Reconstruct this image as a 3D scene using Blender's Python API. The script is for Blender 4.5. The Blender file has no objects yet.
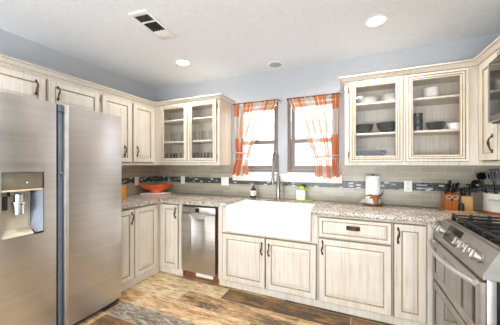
import bpy, bmesh, math, random
from mathutils import Vector, Matrix
random.seed(7)
PI = math.pi
S = bpy.context.scene
COL = S.collection

# ------------------------------------------------------------------ camera, world, light, exposure
F_PX = 239.67
cam = bpy.data.cameras.new('camera')
cam.sensor_width = 36.0
cam.lens = F_PX / 500 * 36.0
cam.shift_y = 2.246 / 500
cam.clip_start = 0.05
cam_o = bpy.data.objects.new('camera', cam)
cam_o.location = (0, 0, 1.3309)
cam_o.rotation_euler = (PI / 2, 0, 0.4072)
COL.objects.link(cam_o)
S.camera = cam_o

world = bpy.data.worlds.new('sky')
S.world = world
world.use_nodes = True
wn = world.node_tree
bg = wn.nodes['Background']
tc = wn.nodes.new('ShaderNodeTexCoord')
sp = wn.nodes.new('ShaderNodeSeparateXYZ')
wr = wn.nodes.new('ShaderNodeValToRGB')
wr.color_ramp.elements[0].position = 0.0
wr.color_ramp.elements[0].color = (0.92, 0.95, 1.0, 1)
wr.color_ramp.elements[1].position = 0.9
wr.color_ramp.elements[1].color = (0.62, 0.78, 1.0, 1)
wn.links.new(tc.outputs['Generated'], sp.inputs[0])
wn.links.new(sp.outputs['Z'], wr.inputs[0])
wn.links.new(wr.outputs[0], bg.inputs['Color'])
bg.inputs['Strength'].default_value = 4.0

def area_light(name, loc, rot, sx, sy, power, color):
    l = bpy.data.lights.new(name, 'AREA')
    l.shape = 'RECTANGLE'; l.size = sx; l.size_y = sy
    l.energy = power; l.color = color
    o = bpy.data.objects.new(name, l)
    o.location = loc; o.rotation_euler = rot
    COL.objects.link(o)
    return o
# soft fill lights added in front of the closed, unseen rear door
area_light('rear_fill', (-0.8, -2.50, 1.15), (PI / 2 + 0.28, 0, 0), 3.7, 2.2, 96, (0.94, 0.972, 1.0))
area_light('ceiling_fill', (-0.8, -2.3, 0.5), (PI / 2 + 0.75, 0, 0), 3.6, 0.9, 78, (0.88, 0.94, 1.0))  # added low fill, aimed upward to brighten the ceiling
CAN_POWER = 9.5
CAN_COLOR = (1.0, 0.965, 0.915)

vs = S.view_settings
vs.view_transform = 'Standard'
vs.look = 'None'
vs.gamma = 1.0
vs.use_curve_mapping = False
vs.exposure = 0.36
S.cycles.use_denoising = True
S.cycles.max_bounces = 10
S.cycles.diffuse_bounces = 6
S.cycles.transparent_max_bounces = 24
S.cycles.sample_clamp_indirect = 6.0
S.cycles.caustics_reflective = False
S.cycles.caustics_refractive = False

# ------------------------------------------------------------------ materials
def lin(c):
    if isinstance(c, str):
        c = [int(c[i:i + 2], 16) / 255 for i in (0, 2, 4)]
    return tuple(x / 12.92 if x <= 0.04045 else ((x + 0.055) / 1.055) ** 2.4 for x in c[:3])
def rgba(c): return (*lin(c), 1.0)

def new_mat(name):
    m = bpy.data.materials.new(name); m.use_nodes = True
    nt = m.node_tree
    return m, nt, nt.nodes['Principled BSDF']
def node(nt, t, **kw):
    n = nt.nodes.new(t)
    for k, v in kw.items():
        if hasattr(n, k): setattr(n, k, v)
        else: n.inputs[k].default_value = v
    return n
def ramp(nt, src, stops, interp='LINEAR'):
    r = nt.nodes.new('ShaderNodeValToRGB'); r.color_ramp.interpolation = interp
    e = r.color_ramp.elements
    while len(e) < len(stops): e.new(0.5)
    for i, (p, c) in enumerate(stops):
        e[i].position = p; e[i].color = rgba(c)
    nt.links.new(src, r.inputs[0])
    return r
def noise(nt, scale, stretch=(1, 1, 1), detail=3, coord='Object', rough=0.55):
    t = nt.nodes.new('ShaderNodeTexCoord'); mp = nt.nodes.new('ShaderNodeMapping')
    mp.inputs['Scale'].default_value = stretch
    nt.links.new(t.outputs[coord], mp.inputs[0])
    n = node(nt, 'ShaderNodeTexNoise', Scale=scale, Detail=detail, Roughness=rough)
    nt.links.new(mp.outputs[0], n.inputs['Vector'])
    return n
def bump(nt, b, src, strength, dist=0.002):
    n = node(nt, 'ShaderNodeBump', Strength=strength, Distance=dist)
    nt.links.new(src, n.inputs['Height']); nt.links.new(n.outputs[0], b.inputs['Normal'])

def M_basic(name, c1, c2=None, scale=20, stretch=(1, 1, 1), rough=0.5, metal=0.0, bmp=0.0, lo=0.35, hi=0.65, spec=None, coat=0):
    m, nt, b = new_mat(name)
    n = noise(nt, scale, stretch)
    r = ramp(nt, n.outputs['Fac'], [(lo, c1), (hi, c2 or c1)])
    nt.links.new(r.outputs[0], b.inputs['Base Color'])
    b.inputs['Roughness'].default_value = rough
    b.inputs['Metallic'].default_value = metal
    if spec is not None: b.inputs['Specular IOR Level'].default_value = spec
    if coat: b.inputs['Coat Weight'].default_value = coat
    if bmp: bump(nt, b, n.outputs['Fac'], bmp)
    return m

def M_paint():
    m, nt, b = new_mat('cream_glazed_paint')
    n1 = noise(nt, 1.0, (95, 95, 3.0), 4)
    n2 = noise(nt, 3.0, (1, 1, 1), 3)
    r1 = ramp(nt, n1.outputs['Fac'], [(0.28, 'c6bcac'), (0.45, 'dad3c9'), (0.75, 'e4dfd7')])
    r2 = ramp(nt, n2.outputs['Fac'], [(0.3, 'f4eee4'), (0.7, 'ffffff')])
    mx = nt.nodes.new('ShaderNodeMixRGB'); mx.blend_type = 'MULTIPLY'; mx.inputs[0].default_value = 0.8
    nt.links.new(r1.outputs[0], mx.inputs[1]); nt.links.new(r2.outputs[0], mx.inputs[2])
    nt.links.new(mx.outputs[0], b.inputs['Base Color'])
    b.inputs['Roughness'].default_value = 0.42
    bump(nt, b, n1.outputs['Fac'], 0.08)
    return m

def M_steel(name, c1, c2, stretch, rough=0.28, bmp=0.05):
    m, nt, b = new_mat(name)
    n = noise(nt, 1.0, stretch, 4)
    r = ramp(nt, n.outputs['Fac'], [(0.3, c1), (0.7, c2)])
    nt.links.new(r.outputs[0], b.inputs['Base Color'])
    rr = nt.nodes.new('ShaderNodeMapRange')
    rr.inputs['To Min'].default_value = rough - 0.06; rr.inputs['To Max'].default_value = rough + 0.08
    nt.links.new(n.outputs['Fac'], rr.inputs['Value']); nt.links.new(rr.outputs[0], b.inputs['Roughness'])
    b.inputs['Metallic'].default_value = 1.0
    return m

def M_glass(name, tint=(1, 1, 1), gloss=0.10, rough=0.02):
    m, nt, b = new_mat(name); nt.nodes.remove(b)
    out = nt.nodes['Material Output']
    t = node(nt, 'ShaderNodeBsdfTransparent'); t.inputs[0].default_value = (*tint, 1)
    g = node(nt, 'ShaderNodeBsdfGlossy', Roughness=rough)
    lw = node(nt, 'ShaderNodeFresnel', IOR=1.45)
    n = noise(nt, 4)
    mr = nt.nodes.new('ShaderNodeMapRange')
    mr.inputs['To Min'].default_value = 0.9; mr.inputs['To Max'].default_value = 1.1
    nt.links.new(n.outputs['Fac'], mr.inputs['Value'])
    mu = node(nt, 'ShaderNodeMath', operation='MULTIPLY')
    ad = node(nt, 'ShaderNodeMath', operation='ADD'); ad.inputs[1].default_value = gloss
    nt.links.new(lw.outputs[0], mu.inputs[0]); nt.links.new(mr.outputs[0], mu.inputs[1])
    nt.links.new(mu.outputs[0], ad.inputs[0])
    ge = nt.nodes.new('ShaderNodeNewGeometry')
    fr_ = node(nt, 'ShaderNodeMath', operation='SUBTRACT'); fr_.inputs[0].default_value = 1.0
    nt.links.new(ge.outputs['Backfacing'], fr_.inputs[1])
    m3 = node(nt, 'ShaderNodeMath', operation='MULTIPLY')
    nt.links.new(ad.outputs[0], m3.inputs[0]); nt.links.new(fr_.outputs[0], m3.inputs[1])
    ad = m3
    mx = nt.nodes.new('ShaderNodeMixShader')
    nt.links.new(ad.outputs[0], mx.inputs[0]); nt.links.new(t.outputs[0], mx.inputs[1]); nt.links.new(g.outputs[0], mx.inputs[2])
    nt.links.new(mx.outputs[0], out.inputs[0])
    return m

def M_tile(name, axis):
    """grey-beige subway tile with a mosaic band; axis = the horizontal world axis of the wall"""
    m, nt, b = new_mat(name)
    t = nt.nodes.new('ShaderNodeTexCoord'); s = nt.nodes.new('ShaderNodeSeparateXYZ')
    c = nt.nodes.new('ShaderNodeCombineXYZ')
    nt.links.new(t.outputs['Object'], s.inputs[0])
    nt.links.new(s.outputs[axis], c.inputs[0]); nt.links.new(s.outputs['Z'], c.inputs[1])
    br = node(nt, 'ShaderNodeTexBrick', offset=0.5)
    br.inputs['Color1'].default_value = (0, 0, 0, 1); br.inputs['Color2'].default_value = (1, 1, 1, 1)
    br.inputs['Scale'].default_value = 1; br.inputs['Brick Width'].default_value = 0.205
    br.inputs['Row Height'].default_value = 0.0545; br.inputs['Mortar Size'].default_value = 0.0022
    br.inputs['Mortar'].default_value = (0.5, 0.5, 0.5, 1)
    nt.links.new(c.outputs[0], br.inputs['Vector'])
    r = ramp(nt, br.outputs['Color'], [(0.0, 'a09a87'), (0.5, 'aaa492'), (1.0, 'b5af9e')])
    mo = nt.nodes.new('ShaderNodeMixRGB'); mo.inputs[2].default_value = rgba('bfbbb0')
    nt.links.new(br.outputs['Fac'], mo.inputs[0]); nt.links.new(r.outputs[0], mo.inputs[1])
    b2 = node(nt, 'ShaderNodeTexBrick', offset=0.37)
    b2.inputs['Color1'].default_value = (0, 0, 0, 1); b2.inputs['Color2'].default_value = (1, 1, 1, 1)
    b2.inputs['Scale'].default_value = 1; b2.inputs['Brick Width'].default_value = 0.045
    b2.inputs['Row Height'].default_value = 0.0162; b2.inputs['Mortar Size'].default_value = 0.0012
    b2.inputs['Mortar'].default_value = (0.5, 0.5, 0.5, 1)
    nt.links.new(c.outputs[0], b2.inputs['Vector'])
    r2 = ramp(nt, b2.outputs['Color'], [(0.0, '111316'), (0.30, '232c35'), (0.44, '43596b'), (0.53, '8b999f'), (0.60, '2b2620'), (0.74, 'c3c5c0'), (0.82, '191b1e')], 'CONSTANT')
    mo2 = nt.nodes.new('ShaderNodeMixRGB'); mo2.inputs[2].default_value = rgba('8c8a84')
    nt.links.new(b2.outputs['Fac'], mo2.inputs[0]); nt.links.new(r2.outputs[0], mo2.inputs[1])
    g1 = node(nt, 'ShaderNodeMath', operation='GREATER_THAN'); g1.inputs[1].default_value = 1.072
    g2 = node(nt, 'ShaderNodeMath', operation='LESS_THAN'); g2.inputs[1].default_value = 1.152
    mu = node(nt, 'ShaderNodeMath', operation='MULTIPLY')
    nt.links.new(s.outputs['Z'], g1.inputs[0]); nt.links.new(s.outputs['Z'], g2.inputs[0])
    nt.links.new(g1.outputs[0], mu.inputs[0]); nt.links.new(g2.outputs[0], mu.inputs[1])
    fin = nt.nodes.new('ShaderNodeMixRGB')
    nt.links.new(mu.outputs[0], fin.inputs[0]); nt.links.new(mo.outputs[0], fin.inputs[1]); nt.links.new(mo2.outputs[0], fin.inputs[2])
    nt.links.new(fin.outputs[0], b.inputs['Base Color'])
    b.inputs['Roughness'].default_value = 0.3
    inv = node(nt, 'ShaderNodeMath', operation='SUBTRACT'); inv.inputs[0].default_value = 1
    nt.links.new(br.outputs['Fac'], inv.inputs[1])
    bump(nt, b, inv.outputs[0], 0.3)
    return m

def M_granite():
    m, nt, b = new_mat('speckled_granite')
    n1 = noise(nt, 7, (0.6, 1.6, 1), 5)
    n2 = noise(nt, 75, (1, 1, 1), 4, rough=0.7)
    n3 = noise(nt, 38, (1, 1, 1), 3)
    r1 = ramp(nt, n1.outputs['Fac'], [(0.3, 'ab9c86'), (0.45, 'c2b6a4'), (0.55, 'd6cec2'), (0.7, 'bbb0a6')])
    r2 = ramp(nt, n2.outputs['Fac'], [(0.38, '403c3a'), (0.455, 'a49d94'), (0.54, 'ffffff'), (0.66, 'ffffff')])
    mx = nt.nodes.new('ShaderNodeMixRGB'); mx.blend_type = 'MULTIPLY'; mx.inputs[0].default_value = 0.85
    nt.links.new(r1.outputs[0], mx.inputs[1]); nt.links.new(r2.outputs[0], mx.inputs[2])
    r3 = ramp(nt, n3.outputs['Fac'], [(0.58, '000000'), (0.66, 'ffffff')])
    mx2 = nt.nodes.new('ShaderNodeMixRGB'); mx2.inputs[2].default_value = rgba('e4e2de')
    nt.links.new(r3.outputs[0], mx2.inputs[0]); nt.links.new(mx.outputs[0], mx2.inputs[1])
    nt.links.new(mx2.outputs[0], b.inputs['Base Color'])
    b.inputs['Roughness'].default_value = 0.2
    return m

def M_floor():
    m, nt, b = new_mat('rustic_plank_tile')
    a1 = node(nt, 'ShaderNodeVertexColor', layer_name='plank')
    a2 = node(nt, 'ShaderNodeVertexColor', layer_name='wear')
    a3 = node(nt, 'ShaderNodeVertexColor', layer_name='amount')
    sx = nt.nodes.new('ShaderNodeSeparateColor'); nt.links.new(a3.outputs[0], sx.inputs[0])
    n1 = noise(nt, 7, (0.5, 1.8, 1), 8, rough=0.72)
    n2 = noise(nt, 16, (0.5, 2.4, 1), 7, rough=0.75)
    # wear = smoothstep around a threshold carried per plank
    su = node(nt, 'ShaderNodeMath', operation='SUBTRACT'); nt.links.new(n1.outputs['Fac'], su.inputs[0]); nt.links.new(sx.outputs['Red'], su.inputs[1])
    ml = node(nt, 'ShaderNodeMath', operation='MULTIPLY_ADD'); ml.inputs[1].default_value = 7.0; ml.inputs[2].default_value = 0.5; ml.use_clamp = True
    nt.links.new(su.outputs[0], ml.inputs[0])
    mx = nt.nodes.new('ShaderNodeMixRGB')
    nt.links.new(ml.outputs[0], mx.inputs[0]); nt.links.new(a1.outputs[0], mx.inputs[1]); nt.links.new(a2.outputs[0], mx.inputs[2])
    r2 = ramp(nt, n2.outputs['Fac'], [(0.36, '5f5040'), (0.46, 'cfc2b0'), (0.54, 'ffffff')])
    mu = nt.nodes.new('ShaderNodeMixRGB'); mu.blend_type = 'MULTIPLY'; mu.inputs[0].default_value = 0.75
    nt.links.new(mx.outputs[0], mu.inputs[1]); nt.links.new(r2.outputs[0], mu.inputs[2])
    # pale flaking specks, amount per plank in green
    n3 = noise(nt, 24, (0.5, 1.8, 1), 7, rough=0.78)
    s3 = node(nt, 'ShaderNodeMath', operation='SUBTRACT'); nt.links.new(n3.outputs['Fac'], s3.inputs[0]); nt.links.new(sx.outputs['Green'], s3.inputs[1])
    m3 = node(nt, 'ShaderNodeMath', operation='MULTIPLY'); m3.inputs[1].default_value = 9.0; m3.use_clamp = True
    nt.links.new(s3.outputs[0], m3.inputs[0])
    mf = nt.nodes.new('ShaderNodeMixRGB'); mf.inputs[2].default_value = rgba('d9cfbf')
    nt.links.new(m3.outputs[0], mf.inputs[0]); nt.links.new(mu.outputs[0], mf.inputs[1])
    nt.links.new(mf.outputs[0], b.inputs['Base Color'])
    b.inputs['Roughness'].default_value = 0.38
    bump(nt, b, n2.outputs['Fac'], 0.12)
    return m

def M_curtain():
    m, nt, b = new_mat('sheer_orange_plaid')
    out = nt.nodes['Material Output']
    uv = nt.nodes.new('ShaderNodeUVMap'); uv.uv_map = 'UVMap'
    br = node(nt, 'ShaderNodeTexBrick', offset=0.5)
    br.inputs['Color1'].default_value = (0, 0, 0, 1); br.inputs['Color2'].default_value = (1, 1, 1, 1)
    br.inputs['Mortar'].default_value = (0.62, 0.62, 0.62, 1)
    br.inputs['Scale'].default_value = 1; br.inputs['Brick Width'].default_value = 0.052
    br.inputs['Row Height'].default_value = 0.27; br.inputs['Mortar Size'].default_value = 0.006
    nt.links.new(uv.outputs[0], br.inputs['Vector'])
    r = ramp(nt, br.outputs['Color'], [(0.0, 'e3854a'), (0.34, 'efb78e'), (0.5, 'f3e9de'), (0.66, 'e7955c'), (0.80, 'f6e2d0')], 'CONSTANT')
    al = ramp(nt, br.outputs['Color'], [(0.0, 'dcdcdc'), (0.34, 'cccccc'), (0.5, 'bcbcbc'), (0.66, 'd8d8d8'), (0.80, 'c0c0c0')], 'CONSTANT')
    d = node(nt, 'ShaderNodeBsdfDiffuse'); tl = node(nt, 'ShaderNodeBsdfTranslucent'); tr = node(nt, 'ShaderNodeBsdfTransparent')
    nt.links.new(r.outputs[0], d.inputs[0]); nt.links.new(r.outputs[0], tl.inputs[0])
    tint = nt.nodes.new('ShaderNodeMixRGB'); tint.inputs[0].default_value = 0.55; tint.inputs[1].default_value = (1, 1, 1, 1)
    nt.links.new(r.outputs[0], tint.inputs[2]); nt.links.new(tint.outputs[0], tr.inputs[0])
    m1 = nt.nodes.new('ShaderNodeMixShader'); m1.inputs[0].default_value = 0.5
    nt.links.new(d.outputs[0], m1.inputs[1]); nt.links.new(tl.outputs[0], m1.inputs[2])
    m2 = nt.nodes.new('ShaderNodeMixShader')
    nt.links.new(al.outputs[0], m2.inputs[0]); nt.links.new(tr.outputs[0], m2.inputs[1]); nt.links.new(m1.outputs[0], m2.inputs[2])
    nt.links.new(m2.outputs[0], out.inputs[0])
    nt.nodes.remove(b)
    return m

def M_emit(name, color, strength):
    m, nt, b = new_mat(name)
    n = noise(nt, 30); r = ramp(nt, n.outputs['Fac'], [(0.3, color), (0.7, color)])
    nt.links.new(r.outputs[0], b.inputs['Emission Color']); b.inputs['Emission Strength'].default_value = strength
    return m

PAINT = M_paint()
GLAZE_SHADE = M_basic('brown_glaze_gap_shade', '93805f', 'ab9877', 30, (1, 1, 0.2), 0.5)  # real glaze in the grooves, also painted gap shade around the doors
PANELEND = M_basic('glazed_end_panel', 'd9c2a0', 'e6d6bb', 2, (40, 40, 1.2), 0.4)
BRONZE = M_basic('aged_bronze', '453628', '6a543c', 60, rough=0.38, metal=0.85)
BRASS = M_basic('brass_hinge', '8a6c3c', 'a78a52', 60, rough=0.35, metal=0.9)
WALLP = M_basic('pale_blue_grey_wall_paint', 'b6babe', 'bcc0c4', 60, rough=0.7, bmp=0.1)
CEIL = M_basic('textured_ceiling_white', 'e2e5e9', 'e9ecf0', 45, rough=0.85, bmp=0.35)
TILEX = M_tile('backsplash_tile_back', 'X')
TILEY = M_tile('backsplash_tile_side', 'Y')
GRAN = M_granite()
FLOOR = M_floor()
GROUT = M_basic('tile_grout', 'bdae94', 'c9baa0', 40, rough=0.8)
STEEL = M_steel('brushed_stainless', 'c6c3bf', 'd2cfcb', (0.5, 0.5, 28), 0.33)
STEELV = M_steel('brushed_stainless_vertical', 'b4b0aa', 'c6c2bb', (0.5, 0.5, 30), 0.33)
STEELR = M_steel('range_stainless', 'a9a5a0', 'b8b4ae', (1, 1, 30), 0.38)
STEELH = M_steel('handle_stainless', 'cfccc7', 'e0ddd9', (.5, .5, 8), 0.42)
KNOBM = M_basic('satin_knob', '9c968d', 'aaa49b', 40, rough=0.35, metal=0.8)
CHROME = M_basic('bright_chrome', 'd8d8d8', 'e2e2e2', 20, rough=0.12, metal=1)
NICKEL = M_basic('brushed_nickel', '8f8c87', '9f9c96', 80, rough=0.28, metal=1)
DKGREY = M_basic('dark_grey_plastic', '2c2d2f', '353638', 40, rough=0.45)
BLUEGR = M_basic('blue_grey_plastic', '5b6674', '667180', 20, rough=0.3)
OLIVE = M_basic('smoked_control_panel', '6f6a58', '77725f', 15, rough=0.2, coat=0.3)
DISP = M_basic('dispenser_recess', 'c4bba6', 'cdc4b0', 15, rough=0.3, metal=0.0)
BLACK = M_basic('gloss_black', '0d0d0e', '141416', 30, rough=0.12, coat=0.4)
SMOKE = M_basic('smoked_oven_glass', '1f1b17', '27221d', 20, rough=0.06, coat=1.0)
IRON = M_basic('cast_iron', '1a1918', '2a2826', 90, rough=0.55, bmp=0.2)
WHITEP = M_basic('white_plastic', 'ecebe6', 'f3f2ee', 30, rough=0.4)
GREYP = M_basic('pale_grey_plastic', 'b9b7b0', 'c4c2bb', 30, rough=0.4)
PORC = M_basic('white_fireclay', 'f1f0ec', 'f7f6f3', 12, rough=0.12, coat=0.4)
CERAM = M_basic('white_ceramic', 'e8e6df', 'f1efe9', 25, rough=0.25)
DARKCER = M_basic('dark_glazed_stoneware', '25282b', '3a3e42', 40, rough=0.3)
NAVY = M_basic('navy_enamel', '2a3038', '353c46', 30, rough=0.7, spec=0.2)
GLASS = M_glass('cabinet_glass', (1, 1, 1), 0.01)
WINGLASS = M_glass('window_glass', (0.98, 0.99, 1.0), 0.02)
TUMBLER = M_glass('tumbler_glass', (0.95, 0.965, 0.96), 0.02, 0.03)
TUMBLER2 = M_glass('smoked_tumbler_glass', (0.84, 0.86, 0.85), 0.03, 0.03)
VINYL = M_basic('taupe_window_vinyl', '7b6e64', '85786e', 30, rough=0.45)
SILLW = M_basic('white_sill', 'e2e0da', 'ebe9e4', 30, rough=0.35)
CURT = M_curtain()
ROD = M_basic('dark_rod', '3b3029', '4a3d33', 40, rough=0.4, metal=0.6)
ORANGE = M_basic('orange_glaze', 'ea5210', 'f0641c', 8, rough=0.15, coat=0.5)
CREAMG = M_basic('cream_glaze', 'e6c9a0', 'eed6b2', 10, rough=0.2)
REDWOOD = M_basic('orange_stained_wood', '9a4f14', 'b8661f', 3, (30, 30, 2), 0.35)
HONEY = M_basic('honey_wood', 'c98a3a', 'd99b48', 3, (30, 30, 2), 0.4)
LTWOOD = M_basic('pale_wood', 'd8a868', 'e5bb80', 3, (30, 30, 2), 0.4)
BROWNW = M_basic('brown_wood', '6b4426', '845636', 3, (30, 30, 30), 0.4)
PAPER = M_basic('paper_towel', 'f0efec', 'f8f7f5', 60, rough=0.9, bmp=0.2)
AMBER = M_basic('amber_bottle', '3a1a0c', '4a2210', 15, rough=0.1, coat=0.5)
LIME = M_basic('lime_plastic', '93ad2e', 'a2ba40', 20, rough=0.4)
LABEL = M_basic('white_label', 'e9e7e2', 'f2f0eb', 40, rough=0.6)
INK = M_basic('grey_print', '55565a', '606166', 40, rough=0.6)
COWB = M_basic('brown_cow_paint', '8a5224', 'a5672f', 60, rough=0.5)
TERRA = M_basic('terracotta_base', 'b5591f', 'c46a2e', 30, rough=0.6)
LENS = M_emit('lit_lens', 'fff3dc', 18)
LCD = M_emit('display_light', 'cfe6ff', 0.6)
SIDING = M_basic('white_siding', 'dfe3e6', 'e9edf0', 3, (1, 1, 30), 0.7)
BLUEWIN = M_basic('blue_grey_glass', '7f9cb0', '8fabbf', 6, rough=0.3)
PALE = M_basic('pale_concrete', 'd5d6d6', 'e3e4e4', 4, rough=0.8)
TRELL = M_basic('grey_iron', '8f9496', 'a1a6a8', 30, rough=0.5)
WALLC = M_basic('warm_white_wall', 'd6d2ca', 'dcd8d0', 40, rough=0.8)

# ------------------------------------------------------------------ mesh helpers
class MB:
    def __init__(self): self.bm = bmesh.new(); self.m = 0
    def box(self, x0, x1, y0, y1, z0, z1, bev=0.0, m=None, seg=2, T=None):
        r = bmesh.ops.create_cube(self.bm, size=1.0)
        vs_ = r['verts']
        for v in vs_:
            v.co = Vector((x0 + (v.co.x + .5) * (x1 - x0), y0 + (v.co.y + .5) * (y1 - y0), z0 + (v.co.z + .5) * (z1 - z0)))
        es = set(e for v in vs_ for e in v.link_edges)
        fs = set(f for v in vs_ for f in v.link_faces)
        if bev > 0:
            rr = bmesh.ops.bevel(self.bm, geom=list(es), offset=bev, segments=seg, affect='EDGES', profile=0.5)
            fs = set(rr['faces']) | set(f for f in fs if f.is_valid)
            fs |= set(f for v in rr['verts'] for f in v.link_faces)
        for f in fs: f.material_index = self.m if m is None else m
        if T is not None:
            for v in set(v for f in fs for v in f.verts): v.co = T @ v.co
        return self
    def grid(self, rows, closed_u=False, m=None):
        """rows: list of lists of points -> quads"""
        V = [[self.bm.verts.new(p) for p in row] for row in rows]
        for i in range(len(V) - 1):
            n = len(V[i])
            for j in range(n if closed_u else n - 1):
                f = self.bm.faces.new((V[i][j], V[i][(j + 1) % n], V[i + 1][(j + 1) % n], V[i + 1][j]))
                f.material_index = self.m if m is None else m
        return V
    def lathe(self, c, prof, seg=20, m=None, sx=1.0, sy=1.0, T=None):
        rows = []
        for (r, z) in prof:
            row = []
            for k in range(seg):
                a = 2 * PI * k / seg
                p = Vector((max(r, 1e-5) * math.cos(a) * sx, max(r, 1e-5) * math.sin(a) * sy, z))
                p = (T @ p) if T is not None else p
                row.append(p + Vector(c))
            rows.append(row)
        V = self.grid(rows, True, m)
        for row, q in ((V[0], prof[0]), (V[-1], prof[-1])):
            f = self.bm.faces.new(row); f.material_index = self.m if m is None else m
        return self
    def tube(self, path, r, seg=8, m=None):
        P = [Vector(p) for p in path]; n = len(P)
        rs = r if isinstance(r, (list, tuple)) else [r] * n
        up = None; rows = []
        for i in range(n):
            t = (P[min(i + 1, n - 1)] - P[max(i - 1, 0)]).normalized()
            if up is None:
                up = Vector((0, 0, 1)) if abs(t.z) < 0.9 else Vector((1, 0, 0))
            a = (up - t * up.dot(t))
            if a.length < 1e-6: a = t.orthogonal()
            a.normalize(); b = t.cross(a); up = a
            rows.append([P[i] + (a * math.cos(2 * PI * k / seg) + b * math.sin(2 * PI * k / seg)) * rs[i] for k in range(seg)])
        V = self.grid(rows, True, m)
        for row in (V[0], V[-1]):
            f = self.bm.faces.new(row); f.material_index = self.m if m is None else m
        return self
    def rings(self, fr, u0, u1, v0, v1, prof, cap=True, back=True):
        """nested rectangles; prof = [(inset, w, mat)]"""
        R = []
        for (i, w, mm) in prof:
            R.append([self.bm.verts.new(fr(*p)) for p in ((u0 + i, v0 + i, w), (u1 - i, v0 + i, w), (u1 - i, v1 - i, w), (u0 + i, v1 - i, w))])
        for k in range(1, len(R)):
            for j in range(4):
                f = self.bm.faces.new((R[k - 1][j], R[k - 1][(j + 1) % 4], R[k][(j + 1) % 4], R[k][j]))
                f.material_index = prof[k][2]
        if cap:
            self.bm.faces.new(R[-1]).material_index = 0
            if back: self.bm.faces.new(R[0]).material_index = 0
        else:
            for j in range(4):
                self.bm.faces.new((R[-1][j], R[-1][(j + 1) % 4], R[0][(j + 1) % 4], R[0][j])).material_index = 0
        return self
    def poly(self, pts, z0, z1, m=None):
        a = [self.bm.verts.new((x, y, z0)) for x, y in pts]; b = [self.bm.verts.new((x, y, z1)) for x, y in pts]
        n = len(pts); fs = [self.bm.faces.new(a), self.bm.faces.new(b)]
        for i in range(n): fs.append(self.bm.faces.new((a[i], a[(i + 1) % n], b[(i + 1) % n], b[i])))
        for f in fs: f.material_index = self.m if m is None else m
        return self
    def prism(self, pts3, d, m=None):
        """extrude a planar 3d polygon by vector d"""
        d = Vector(d)
        a = [self.bm.verts.new(p) for p in pts3]; b = [self.bm.verts.new(Vector(p) + d) for p in pts3]
        n = len(pts3); fs = [self.bm.faces.new(a), self.bm.faces.new(b)]
        for i in range(n): fs.append(self.bm.faces.new((a[i], a[(i + 1) % n], b[(i + 1) % n], b[i])))
        for f in fs: f.material_index = self.m if m is None else m
        return self
    def build(self, name, mats, parent=None, smooth=True, loc=None, angle=35):
        if not isinstance(mats, (list, tuple)): mats = [mats]
        bmesh.ops.recalc_face_normals(self.bm, faces=self.bm.faces[:])
        me = bpy.data.meshes.new(name)
        org = Vector(loc) if loc is not None else (parent_origin(parent) if parent is not None else Vector((0, 0, 0)))
        bmesh.ops.translate(self.bm, verts=self.bm.verts[:], vec=-org)
        self.bm.to_mesh(me); self.bm.free()
        for mt in mats: me.materials.append(mt)
        if smooth:
            me.polygons.foreach_set('use_smooth', [True] * len(me.polygons))
            me.set_sharp_from_angle(angle=math.radians(angle))
        o = bpy.data.objects.new(name, me); COL.objects.link(o)
        if parent is not None: o.parent = parent
        else: o.location = org
        return o
ORG = {}
def parent_origin(p):
    while p.parent is not None: p = p.parent
    return Vector(p.location)
def thing(name, label, cat, loc, group=None):
    o = bpy.data.objects.new(name, None); COL.objects.link(o)
    o.empty_display_size = 0.05
    o.location = loc; o['label'] = label; o['category'] = cat
    if group: o['group'] = group
    return o
def tag(o, label, cat, group=None):
    o['label'] = label; o['category'] = cat
    if group: o['group'] = group
    return o
def struct(o): o['kind'] = 'structure'; return o
def dup(root, loc, label, group=None):
    r = root.copy(); COL.objects.link(r); r.location = loc; r['label'] = label
    if group: r['group'] = group
    for ch in list(root.children):
        c = ch.copy(); COL.objects.link(c); c.parent = r
        for g in ch.children:
            d = g.copy(); COL.objects.link(d); d.parent = c
    return r

def FB(y): return lambda u, v, w: (u, y - w, v)       # faces -Y (back run)
def FL(x): return lambda u, v, w: (x + w, u, v)       # faces +X (left run)
def FR(x): return lambda u, v, w: (x - w, u, v)       # faces -X (right run)

# ------------------------------------------------------------------ dimensions
XL, XR, YB, ZC = -2.836, 1.25, 2.892, 2.521
YREAR = -2.6
UF_L, UF_B, UF_R = -2.555, 2.555, 0.945       # upper face frames
BF_L, BF_B = -2.21, 2.297                     # base face frames
ZU0, ZU1 = 1.326, 2.19
CT0, CT1 = 0.872, 0.914

# ------------------------------------------------------------------ room shell
fb = bmesh.new()
lp = fb.loops.layers.float_color.new('plank'); lw_ = fb.loops.layers.float_color.new('wear'); la = fb.loops.layers.float_color.new('amount')
PAL = {
    'beige': ('dec8a4', 'b89b70', 0.55, 0.62), 'orange': ('dfc39c', 'b98f62', 0.54, 0.60),
    'mottle': ('c9a476', '63503c', 0.51, 0.57), 'dark': ('96703f', '4c3d2d', 0.48, 0.66),
    'rust': ('a67a4e', '6a5038', 0.50, 0.64), 'grey': ('a2988a', '6c6358', 0.50, 0.52),
    'tan': ('ceac80', 'a27d56', 0.54, 0.62)}
def plank(x0, x1, y0, y1, kind):
    g = 0.003
    vs4 = [fb.verts.new(p) for p in ((x0 + g, y0 + g, 0), (x1 - g, y0 + g, 0), (x1 - g, y1 - g, 0), (x0 + g, y1 - g, 0))]
    f = fb.faces.new(vs4)
    a, w, t, s_ = PAL[kind]
    for l in f.loops:
        l[lp] = rgba(a)
        l[lw_] = rgba(w)
        l[la] = (t, s_, 0, 1)
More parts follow.
